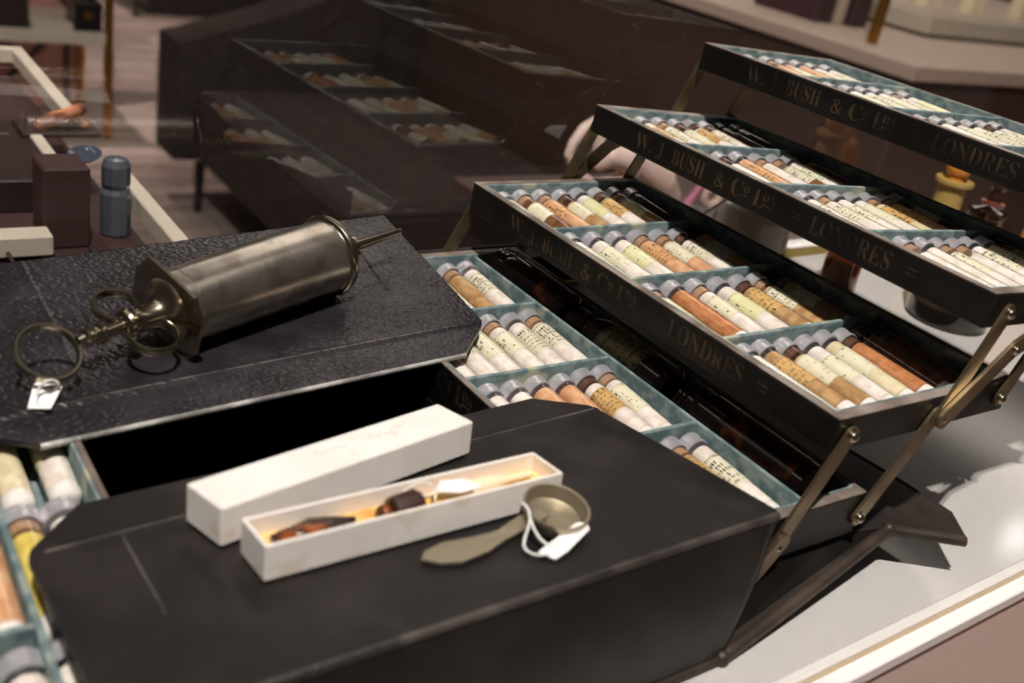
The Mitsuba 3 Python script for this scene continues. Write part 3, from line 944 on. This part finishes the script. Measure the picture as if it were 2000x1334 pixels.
bx = thing('card_box', 'open white card box holding dark resin pieces and a glass pipette', 'box')
BM = on_flap((-198.6, 22.1), math.atan2(2.6, 100.4), 1.0)
BL, BW, BH, bt = 100.6, 16.0, 10.8, 1.2
add(f'{bx}__tray', moved(cat(box(0, BL, 0, BW, 0, 1.0, .3), box(0, BL, 0, bt, 0, BH, .35), box(0, BL, BW - bt, BW, 0, BH, .35), box(0, bt, 0, BW, 0, BH, .35), box(BL - bt, BL, 0, BW, 0, BH, .35)), BM), 'white_card')
add(f'{bx}__inner_floor', moved(box(bt, BL - bt, bt, BW - bt, 1.0, 5.0), BM), 'stained_card', label='amber-stained floor')
ld = thing('card_box', 'closed white card lid lying behind the open box, faint pencil marks', 'box lid')
LM = on_flap((-202.9, 42.4), math.atan2(22.6, 97.0), 1.0)
LLN, LW_, LH = 99.0, 17.6, 12.2
lidm = cat(box(0, LLN, 0, LW_, LH - 1.2, LH, .5), box(0, LLN, 0, bt, 0, LH, .5), box(0, LLN, LW_ - bt, LW_, 0, LH, .5), box(0, bt, 0, LW_, 0, LH, .5), box(LLN - bt, LLN, 0, LW_, 0, LH, .5))
add(f'{ld}__shell', moved(lidm, LM), 'white_card')
scr = []
for (x0, y0, pts) in [(40, 10, [(0, 0), (2, 2), (3, -.6), (5, 1.6), (6, -.3), (8, 1), (9.5, .2), (12, .8)]), (62, 9.6, [(0, 0), (1.5, 3), (2.4, -.8), (4.2, 1.5), (6, -.2), (9, 1.2), (13, .3)])]:
    q = smooth_path([(x0 + a, y0 + b, LH + 0.03) for a, b in pts], 40)
    scr.append(tube(q, 0.12, 4))
add(f'{ld}__pencil_marks', moved(cat(scr), LM), principled(srgb(186, 178, 172), 0.8), label='faint pencil writing')


def blob(c, rx, ry, rz, seed, amp=0.18, sub=4, freq=0.35):
    import meshkit
    m = trimesh.creation.icosphere(sub, 1.0)
    v = np.array(m.vertices)
    n = meshkit.fbm(v * 2.2 + seed * 7.3 + 20, 3, seed)
    v = v * (1 + amp * (n - .5) * 2)[:, None] * np.array([rx, ry, rz])
    return tm(v + np.asarray(c), m.faces)


add('resin_piece', moved(blob((18, 7.6, 6.6), 12.6, 5.0, 2.6, 3, 0.22), BM), 'dark_resin', True, 'long dark brown resin lump at the left end of the open box', 'resin piece')
pc = thing('glass_stopper', 'short dark brown faceted piece in the middle of the open box', 'stopper')
add(f'{pc}__body', moved(lathe([(0.01, 0), (3.6, 0), (4.3, .8), (4.3, 9), (3.4, 10.6), (0.01, 10.8)], 9, (1, .10, 0.05), (41.5, 6.6, 7.6)), BM), 'dark_glass', 20)
add(f'{pc}__bead', moved(lathe([(0.01, 0), (2.6, .3), (3.2, 2), (2.2, 4), (0.01, 4.2)], 16, (1, .10, .05), (37.6, 6.2, 7.0)), BM), 'dark_resin', True)
pip = thing('glass_pipette', 'clear glass pipette lying at the right end of the open box', 'pipette')
gp = lathe([(1.0, 0), (1.4, 2), (2.6, 6), (2.9, 8), (2.9, 22), (2.2, 25), (1.2, 27), (1.0, 38), (0.6, 38.4)], 24, (1, .02, 0), (56.5, 7.8, 7.6))
add(f'{pip}__tube', moved(gp, BM), 'pale_glass', True)
lp = [(56.5 + 3 * math.cos(a) - 3, 10 + 2.2 * math.sin(a), 8.8) for a in np.linspace(0, 2 * np.pi, 24, endpoint=False)]
tg2 = thing('price_tag', 'white price tag lying across the open box on its string', 'price tag')


def bpt(x, y, z):
    return (BM @ np.array([x, y, z, 1]))[:3]


tag_card(f'{tg2}__card', [bpt(56.6, 5.4, 11.0), bpt(62.4, 1.6, 11.4), bpt(70.0, 1.8, 11.4), bpt(67.4, 7.6, 11.8), bpt(60.4, 10.4, 11.2)], .4)
add(f'{tg2}__string', tube(np.array([bpt(52.6 + 5.0 * math.cos(a), 9.2 + 3.4 * math.sin(a), 10.6 + .6 * math.sin(2 * a)) for a in np.linspace(0.2, 6.0, 40)] + [bpt(59.5, 8.6, 11.6)]), .35, 6), 'thread', True)

# ------------------------------------------------------------------ the dosing spoon
sp = thing('dosing_spoon', 'small pewter dosing spoon with round cup and flat leaf handle', 'spoon')
zc = flap_z(15) + 1.0
C = np.array([-108.4, 15.4, zc])
add(f'{sp}__cup', lathe([(0.01, 1.4), (6.5, 1.5), (8.8, 2.6), (9.6, 5.0), (9.9, 7.0), (10.6, 7.2), (10.6, 6.8), (10.2, 4.6), (9.2, 1.6), (7.0, 0.2), (0.01, 0.0)], 48, (0.02, -.11, 1), C), 'pewter', 40)
from shapely.geometry import Polygon as Pg, Point as Pt
hand = Pg([(-111, 14.5), (-118, 13.4), (-128, 12.0), (-136, 8.8), (-146, 7.2), (-152, 9.2), (-156, 13.2), (-153, 16.4), (-146, 18.2), (-137, 17.2), (-128, 17.0), (-118, 19.6), (-111, 20.0)]).buffer(1.2).buffer(-1.2)
hm = trimesh.creation.extrude_polygon(hand, 1.0, engine='earcut').subdivide().subdivide()
v = np.array(hm.vertices)
v[:, 2] += np.array([flap_z(y) for y in v[:, 1]]) + 1.2 + np.clip((v[:, 0] + 128) / 18, 0, 1) * 3.2
add(f'{sp}__handle', tm(v, hm.faces), 'pewter', label='flat leaf-shaped handle')
tg3 = thing('price_tag', 'white price tag tied to the dosing spoon', 'price tag')
zz = flap_z(3) + 2.0
tag_card(f'{tg3}__card', [(-123.0, 2.4, zz), (-120.2, -2.4, zz - .2), (-114.6, -1.0, zz + .4), (-102.6, 4.4, zz + 1.2), (-101.6, 7.2, zz + 1.4), (-104.4, 8.6, zz + 1.2), (-116.4, 3.2, zz + .6)], .5)
add(f'{tg3}__string', tube(smooth_path([(-118.3, 19.8, zc + 6.8), (-118.6, 15.5, zc + 7.4), (-120.6, 11.5, zc + 5.5), (-124.4, 7.6, zc + 1.6), (-124.6, 1.0, zz + .6), (-121.0, 0.2, zz + .5)], 40), .5, 6), 'thread', True)
add(f'{tg3}__string', tube(smooth_path([(-118.6, 15.5, zc + 7.4), (-119.6, 11.0, zc + 5.0), (-119.5, 5.0, zz + 1.0), (-117.5, 1.4, zz + .8)], 24), .5, 6), 'thread', True)

# ------------------------------------------------------------------ bottles on the table to the right


def bottle(key, label, at_, prof, bsdf, cat_='bottle', n=40, inner=None, parts=()):
    k = thing(key, label, cat_)
    add(f'{k}__glass', lathe(prof, n, None, at_), bsdf, 35)
    if inner:
        add(f'{k}__{inner[2]}', lathe(inner[0], n, None, at_), inner[1], 35)
    for nm, pr, bs in parts:
        add(f'{k}__{nm}', lathe(pr, n, None, at_), bs, 35)
    return k


z0 = ZT + 0.3
bottle('amber_jar', 'amber glass jar of dark red liquid standing between second and first raised trays', (309, 228, z0),
       [(0.01, 0.2), (11.8, .2), (13, 1.4), (13, 31), (11, 35), (7, 38), (6.6, 44), (8, 45), (8, 48), (6.6, 48)], 'amber_clear', 'jar', 40,
       ([(0.01, .8), (11.6, .9), (12.5, 1.8), (12.5, 20), (0.01, 20)], 'red_liquid', 'liquid'), [('stopper', [(0.01, 42), (5, 42), (5.2, 49), (7, 52), (6, 57), (0.01, 58)], 'amber_glass')])
b = bottle('wide_bottle', 'large clear bottle, tray refraction painted dark, standing under the second raised tray', (347, 164, z0),
           [(0.01, .2), (25, .2), (27, 2), (27, 56), (24, 62), (12, 68), (11, 74), (12.5, 75), (12.5, 78), (11, 78)], 'refraction_tint', 'bottle', 48,
           ([(0.01, 1), (25, 1.2), (26, 2.4), (26, 12), (0.01, 12)], 'black_gloss', 'liquid'), [('stopper', [(0.01, 70), (10, 70), (10.4, 79), (0.01, 82)], 'refraction_tint')])  # dark tint and black inner body paint the tray refracted in clear glass
cb = bottle('stained_bottle', 'pale clear bottle with brown stains and a brown label between trays', (202, 226, z0),
            [(0.01, .2), (21.5, .2), (23, 1.6), (23, 58), (21.5, 62.5), (15, 67), (9.5, 69), (9.5, 76), (11.5, 77), (11.5, 80), (7, 80)], 'residue', 'bottle', 44)
a = np.linspace(-1.3, 0.2, 20)
lv = np.concatenate([np.stack([202 + 23.2 * np.cos(a), 226 + 23.2 * np.sin(a), np.full(20, z)], 1) for z in (z0 + 10, z0 + 40)])
lf = []
for j in range(19):
    lf += [[j, j + 1, 21 + j], [j, 21 + j, 20 + j]]
add(f'{cb}__label', tm(lv, lf), 'brown_label', True, label='brown paper label')
tg4 = thing('price_tag', 'narrow white paper tag leaning against the pale stained bottle', 'price tag')
tag_card(f'{tg4}__card', [(160, 232, -22.0), (172, 227, -10.5), (172.4, 227, -8.5), (160.4, 232, -20.0)], .5)
neck = [(0.01, .2), (16, .2), (17, 2), (17, 34), (15, 39), (10.6, 43), (10, 70), (9.6, 71), (13.5, 71.6), (14, 73.5), (13.5, 75), (8, 75.2)]
stp = [(0.01, 66), (6, 66), (6.6, 75), (6.0, 77), (8.4, 80), (9.2, 84), (8, 89), (0.01, 91)]
bottle('stoppered_bottle', 'amber stoppered glass bottle standing behind the top tray end', (409, 229, z0), neck, 'olive_amber', 'bottle', 40, None, [('stopper', stp, 'amber_glass')])
k = bottle('stoppered_bottle', 'smaller dark red-brown stoppered bottle beside the amber stoppered bottle', (427, 205, z0),
           [(0.01, .2), (12, .2), (13, 2), (13, 36), (12, 41), (6.4, 45), (6.2, 62), (8.6, 64), (8.8, 66), (6, 67)], 'red_glass', 'bottle', 36, None, [('stopper', [(0.01, 60), (4, 60), (4.4, 68), (4, 74), (6.8, 78), (6, 84), (0.01, 85)], 'dark_glass')])
add(f'{k}__tag_string', tube(smooth_path([(417, 200, z0 + 46), (424, 197.6, z0 + 45.6), (432, 199, z0 + 46.4), (440, 200, z0 + 50)], 16), .6, 6), 'thread', True)
bottle('orange_bottle', 'bright orange-amber bottle at the right edge behind the trays', (489, 192, z0), [(0.01, .2), (13, .2), (14, 2), (14, 50), (11, 56), (7, 60), (7, 70), (0.01, 70)], 'amber_glass', 'bottle', 36)

add('cream_card', moved(box(-10, 10, -.5, .5, 0, 46, .2), trimesh.transformations.translation_matrix([236, 231, z0]) @ trimesh.transformations.rotation_matrix(1.15, [0, 0, 1])), 'cream_label', False, 'small upright cream card beside the pale stained bottle', 'card')
# pale pink ornament behind the pane side of the trays
pk = thing('pink_ornament', 'smooth pale pink shell-like ornament seen between the raised trays', 'ornament')
import manifold3d as m3


def hull_chain(pts):
    out = []
    for (a, ra), (b, rb) in zip(pts, pts[1:]):
        sa = m3.Manifold.sphere(ra, 40).translate(list(a))
        sb = m3.Manifold.sphere(rb, 40).translate(list(b))
        out.append(m3.Manifold.batch_hull([sa, sb]))
    return out


chains = [[((399, 600, -116), 8.5), ((407, 594, -107), 11.5), ((440, 590, -113), 13), ((479, 590, -133), 16.5), ((501, 594, -154), 13.5)],
          [((384, 600, -71), 4.8), ((368, 600, -81), 5.2), ((358, 600, -96), 4.6), ((356, 600, -108), 4.4), ((367, 600, -125), 5.0), ((398, 600, -142), 7.4)],
          [((399, 600, -116), 8.5), ((384, 600, -71), 4.8)], [((398, 600, -142), 7.4), ((431, 596, -134), 9.6), ((477, 596, -157), 12.2)], [((431, 596, -134), 9.6), ((440, 590, -113), 13)],
          [((398, 600, -142), 7.4), ((405, 600, -178), 9)], [((477, 596, -157), 12.2), ((485, 598, -178), 10)]]
mm_ = m3.Manifold.batch_boolean([h for c in chains for h in hull_chain(c)], m3.OpType.Add).refine_to_length(3.0).to_mesh()
om = trimesh.Trimesh(mm_.vert_properties[:, :3], mm_.tri_verts, process=True)
trimesh.smoothing.filter_taubin(om, iterations=14)
add(f'{pk}__body', om, 'pink_shell', True)
m2_ = m3.Manifold.batch_boolean(hull_chain([((520, 602, -182), 8), ((535, 600, -171), 6.9), ((544, 600, -158), 5.1), ((555, 600, -143), 4.6), ((560, 600, -128), 4)]), m3.OpType.Add).refine_to_length(3.0).to_mesh()
om = trimesh.Trimesh(m2_.vert_properties[:, :3], m2_.tri_verts, process=True)
trimesh.smoothing.filter_taubin(om, iterations=10)
add('pink_figurine', om, 'purple_pink', True, 'slender purple-pink stem standing right of the pale pink ornament', 'ornament')
add('beige_ring', tube(np.array([(575 + 13 * math.cos(t_), 600, -157 + 12 * math.sin(t_)) for t_ in np.linspace(0, 2 * math.pi, 30, endpoint=False)]), 5.0, 10, True), 'pink_shell', True, 'pale beige ring beside the purple-pink stem', 'ring')
dt = thing('display_stand', 'low dark grey stand carrying the pale pink ornament behind the pane', 'stand')
add(f'{dt}__top', box(330, 760, 470, 760, -200, -186, 1.5), 'counter_face')
add(f'{dt}__body', box(350, 740, 490, 740, ZF, -200, 1.5), 'dark_wood')

# ------------------------------------------------------------------ neighbouring showcase, upper left
nb = thing('neighbour_showcase', 'second showcase at the upper left with white frame and dark interior', 'showcase')
for (x0, x1, y0, y1) in [(-110, -100, 292, 505), (-110, -100, 620, 806), (-640, -100, 806, 818), (-640, -113, 292, 300)]:
    add(f'{nb}__frame_rail', box(x0, x1, y0, y1, -90, -78, .8), 'beige_plinth')
add(f'{nb}__bed', box(-640, -113, 296, 806, -108, -101, .5), 'maroon_lining')
add(f'{nb}__cabinet', box(-640, -104, 296, 810, ZF, -108, 2), 'dark_wood')
for x in (-190, -146):
    add(f'{nb}__bed_divider', box(x - 1, x + 1, 300, 404, -101, -94), 'black_gloss')
add(f'{nb}__bed_divider', box(-640, -113, 350, 352, -101, -94), 'black_gloss')
add(f'{nb}__side_block', box(-330, -137, 480, 606, -101, -80, 1), 'dark_wood', label='dark wooden block under the figurine')
add(f'{nb}__frame_rail', box(-145, -137, 508, 576, -90, -78, .8), 'beige_plinth')
add(f'{nb}__frame_rail', box(-640, -166, 404, 420, -98, -86, .8), 'beige_plinth')
# things lying in it
k = thing('crystal_bottle', 'cut clear glass bottle with bluish glints standing in the left showcase', 'bottle')
add(f'{k}__body', lathe([(0.01, 0), (8.5, 0), (9.2, 1.5), (9.2, 27), (7.5, 30), (8.6, 33), (8.6, 44), (6.5, 48), (0.01, 48.4)], 12, (0, 0, 1), (-122.5, 440, -101)), 'ice_glass')
add(f'{k}__core', lathe([(0.01, 2), (5.5, 2), (5.5, 24), (0.01, 25)], 12, (0, 0, 1), (-122.5, 440, -101)), 'blue_glass')
add('dark_box', box(-168, -142, 420, 448, -101, -52, 1.2), 'maroon_lining', False, 'dark maroon box standing beside the cut glass bottle', 'box')
add('blue_dish', lathe([(0.01, 0), (7, .6), (10, 2.6), (10.4, 2.7), (10, 1.8), (7, -.4), (0.01, -.6)], 30, (-.15, -.2, 1), (-124, 506, -74)), 'blue_glass', 35, 'small blue dish behind the cut glass bottle', 'dish')
m = tube(np.array([(-172, 392, -98), (-166, 388, -98), (-158, 386, -98)]), [3.2, 3.6, 3.4], 12)
add('teal_case', m, 'teal_plastic', 35, 'short teal cylinder lying in the left showcase tray', 'cylinder')
m = tube(np.array([(-174, 372, -98), (-166, 369, -98), (-158, 366, -98), (-155, 365, -98)]), [2.0, 2.6, 2.4, 1.2], 12)
add('glass_vial', m, 'aluminium', 35, 'slim shiny vial lying nearest the leather flap in the left showcase', 'vial')
add('gold_ring', tube(np.array([(-128 + 3.2 * math.cos(t_), 388, -95 + 3.6 * math.sin(t_)) for t_ in np.linspace(0, 2 * math.pi, 24, endpoint=False)]), .8, 8, True), 'brass', True, 'gold ring standing in the left showcase tray', 'ring')
add('ochre_block', box(-130, -119, 362, 369, -101, -94, .8), 'brass', False, 'small ochre block lying by the corner of the left showcase tray', 'block')
add('pink_pebble', blob((-145, 388, -97), 7, 5, 3.2, 9, .2, 3), 'terracotta', True, 'reddish pebble lying in the left showcase tray', 'pebble')
fg = thing('bronze_figure', 'small orange-brown reclining figure on the dark block in the left showcase', 'figurine')
parts = hull_chain([((-136, 575, -74), 4.5), ((-126, 580, -72), 6), ((-116, 584, -70), 5.5), ((-107, 588, -66), 4.2)]) + hull_chain([((-126, 578, -72), 5), ((-119, 572, -66), 3), ((-112, 574, -64), 2.6)]) + hull_chain([((-116, 584, -70), 5), ((-106, 580, -75), 3.2)])
mf = m3.Manifold.batch_boolean(parts, m3.OpType.Add).refine_to_length(1.8).to_mesh()
om = trimesh.Trimesh(mf.vert_properties[:, :3], mf.tri_verts, process=True)
trimesh.smoothing.filter_taubin(om, iterations=6)
add(f'{fg}__figure', om, 'terracotta', True)
add(f'{fg}__plinth', box(-150, -98, 566, 600, -80.2, -77.5, .6), 'dark_wood')

# ------------------------------------------------------------------ shelf unit far left
su = thing('shelf_unit', 'brass shelf unit with white shelf at the far upper left', 'shelf unit')
for x, y in ((664, 3390), (664, 3760), (-250, 3390), (-250, 3760)):
    add(f'{su}__post', box(x - 12, x + 12, y - 12, y + 12, ZF, 500, 2), 'brass')
add(f'{su}__shelf', box(-250, 664, 3380, 3760, -668, -628, 3), 'beige_plinth', label='white shelf')
add(f'{su}__shelf', box(-250, 664, 3380, 3760, -300, -280, 3), 'beige_plinth')
add(f'{su}__back_panel', box(-250, 664, 3770, 3780, ZF, 500), 'pink_wall', label='pink back panel')
for x0, x1 in ((-220, 60), (60, 340), (340, 620)):
    for z0_, z1_ in ((-970, -680), (-620, -310)):
        for s_ in (0, 1):
            p0, p1 = ((x0, 3765, z0_), (x1, 3765, z1_)) if s_ else ((x0, 3765, z1_), (x1, 3765, z0_))
            add(f'{su}__lattice_bar', tube(np.array([p0, p1]), 9, 6), 'black_gloss')
    add(f'{su}__lattice_bar', tube(np.array([(x1, 3765, ZF), (x1, 3765, -310)]), 9, 6), 'black_gloss')
for n_, (x0, x1, h_, em, bs, lab) in enumerate([(560, 645, 92, True, 'black_gloss', 'black box with round gold emblem at the right end of the white shelf'), (250, 425, 110, False, 'dark_wood', 'wide dark box at the left of the white shelf'),
                                  (432, 556, 22, False, 'beige_plinth', 'flat white box lying between the dark boxes on the white shelf')]):
    k = thing('shelf_box', lab, 'box')
    add(f'{k}__body', box(x0, x1, 3395, 3520, -628, -628 + h_, 2), bs)
    if em:
        add(f'{k}__emblem', lathe([(0.01, 0), (13, 0), (13, 1.2), (0.01, 1.2)], 24, (0, -1, 0), ((x0 + x1) / 2, 3394.5, -628 + h_ * .55)), 'brass')

# low dark table on the far floor
lt = thing('low_table', 'low black table with brass rim standing on the far wooden floor', 'table')
add(f'{lt}__top', box(1330, 2250, 5420, 6100, -700, -676, 3), 'brass')
add(f'{lt}__body', box(1420, 2120, 5500, 6050, -975, -700, 4), 'black_gloss')
for x, y in ((1340, 5430), (2240, 5430), (1340, 6090), (2240, 6090)):
    add(f'{lt}__leg', box(x - 10, x + 10, y - 10, y + 10, ZF, -700, 2), 'black_gloss')

# ------------------------------------------------------------------ sofa
so = thing('sofa', 'dark plum-brown sofa with curved sweeping back seen behind the pane', 'sofa')
prof = [(668, -494), (720, -482), (781, -460), (860, -437), (929, -415), (1010, -382), (1097, -346), (1190, -290), (1275, -235)]
poly = [(x, z) for x, z in prof] + [(1275, -830), (668, -830)]
pm = prism(poly, 0, 170)
v = np.array(pm.vertices)
pm = tm(np.stack([v[:, 0], 2712 + v[:, 2], v[:, 1]], 1), pm.faces)
pm.fix_normals()
add(f'{so}__back', pm, 'sofa_cloth', label='sweeping back')
add(f'{so}__back_cushion', moved(box(1280, 2600, 2830, 3080, -830, -190, 45), np.eye(4)), 'sofa_cloth', 30, label='tall back cushion')
add(f'{so}__seat', box(712, 1440, 1750, 2715, -830, -625, 28), 'sofa_cloth', 30)
add(f'{so}__seat_cushion', box(716, 1440, 1752, 2712, -660, -618, 18), 'sofa_cloth', 30)
for x, y in ((736, 2690), (736, 1790), (1400, 2690), (1400, 1790)):
    add(f'{so}__leg', lathe([(16, 0), (11, -150)], 12, None, (x, y, -830)), 'black_gloss', True)

# ------------------------------------------------------------------ counter at the upper right
ct = thing('counter', 'pale topped counter with dark front at the upper right', 'counter')
add(f'{ct}__worktop', box(1462, 3300, 994, 2800, -106, -78, 2), 'counter_top', label='pale worktop')
for i in range(6):
    add(f'{ct}__front_panel', box(1480 + i * 300, 1776 + i * 300, 1010, 1030, ZF, -108, 2), 'counter_face')
add(f'{ct}__side_panel', box(1478, 1500, 1012, 2780, ZF, -108, 2), 'counter_face')
pl_ = thing('display_plinth', 'cream display plinth with dark base line on the counter', 'plinth')
add(f'{pl_}__base', box(1975, 3200, 1345, 2300, -78, -70, 1), 'black_gloss')
add(f'{pl_}__block', box(1960, 3200, 1330, 2300, -70, -28, 2), 'beige_plinth')
add(f'{pl_}__glass_tray', box(1990, 3180, 1360, 2280, -28, -24, 1), 'counter_top')
for i, (x, y) in enumerate([(2120, 1480), (2260, 1440), (2390, 1500), (2540, 1470), (2700, 1540), (2230, 1640), (2480, 1680)]):
    k = thing('scent_bottle', f'small glass scent bottle on the cream plinth, {ORD[i + 1]} from its left corner', 'bottle', 'scent bottles on the plinth')
    add(f'{k}__glass', lathe([(0.01, 0), (22, 0), (24, 3), (24, 46), (9, 54), (9, 64), (0.01, 64)], 16, None, (x, y, -24)), 'pale_glass', 35)
    add(f'{k}__cap', lathe([(0.01, 64), (12, 64), (12, 86), (0.01, 87)], 14, None, (x, y, -24)), 'brass', 35)
bp = thing('brass_post', 'dull brass post rising from the counter between books and plinth', 'post')
add(f'{bp}__rod', box(1572, 1590, 1184, 1202, -78, 500, 1.5), 'brass')
for i, (x0, y0, w_) in enumerate([(1640, 1400, 60), (1705, 1392, 26), (1740, 1380, 58)]):
    add('counter_book', box(x0, x0 + w_, y0, y0 + 190, -78, 150, 3), 'book_brown' if i != 1 else 'counter_top', False, ['dark brown upright book standing leftmost on the counter', 'slim pale book between the two dark books on the counter', 'dark plum upright book nearest the brass post on the counter'][i], 'book')
# dark display block that closes the view between sofa and counter
db = thing('dark_cabinet', 'tall dark cabinet in the shadow behind the sofa', 'cabinet')
add(f'{db}__body', box(2900, 5200, 3600, 4200, ZF, 900, 4), 'wall_brown')
add(f'{db}__plinth', box(2880, 5220, 3580, 4200, ZF, -900, 4), 'black_gloss')

gl = thing('globe_lamp', 'unseen globe added for the table highlight, right of the showcase', 'lamp')
m = trimesh.creation.icosphere(2, 24.0)  # off-frame glowing globe, added to put a highlight on the table
m.apply_translation([1420, 465, 610])
scene[f'{gl}__bulb'] = shape(m, 'rail_white', True, emitter=area((7, 6.7, 6.4), 0.4))
# ------------------------------------------------------------------ lamps over the showcase (outside the frame)
for i, (x, y) in enumerate([(-452, -408), (-420, -440)]):
    k = thing('ceiling_spotlight', ['ceiling spotlight over the left front of the showcase', 'ceiling spotlight next to it, nearer the viewer'][i], 'lamp', 'ceiling spotlights above the showcase')
    m = trimesh.creation.icosphere(2, 13.0)
    m.apply_translation([x, y, 1640])
    scene[f'{k}__bulb'] = shape(m, 'rail_white', True, emitter=area((8300, 7800, 7300), 6.0))
for i, (x, y, lx, ly, p) in enumerate([(-900, 900, 60, 900, 1.8), (900, -300, 50, 700, 1.6), (1000, 2600, 260, 1500, 1.5), (2600, 2400, 260, 1500, 1.5), (4200, 2600, 260, 1600, 1.5)]):  # unseen glowing strips, added for ambient fill and reflections in the metal
    k = thing('ceiling_strip', 'long unseen strip light added for fill and reflections', 'lamp', 'added strip lights')
    v = [(x - lx, y - ly, 1700), (x + lx, y - ly, 1700), (x + lx, y + ly, 1700), (x - lx, y + ly, 1700)]
    scene[f'{k}__diffuser'] = shape(tm(v, [[0, 2, 1], [0, 3, 2]]), 'rail_white', emitter=area((p * 1.0, p * .9, p * .8), 0.6))
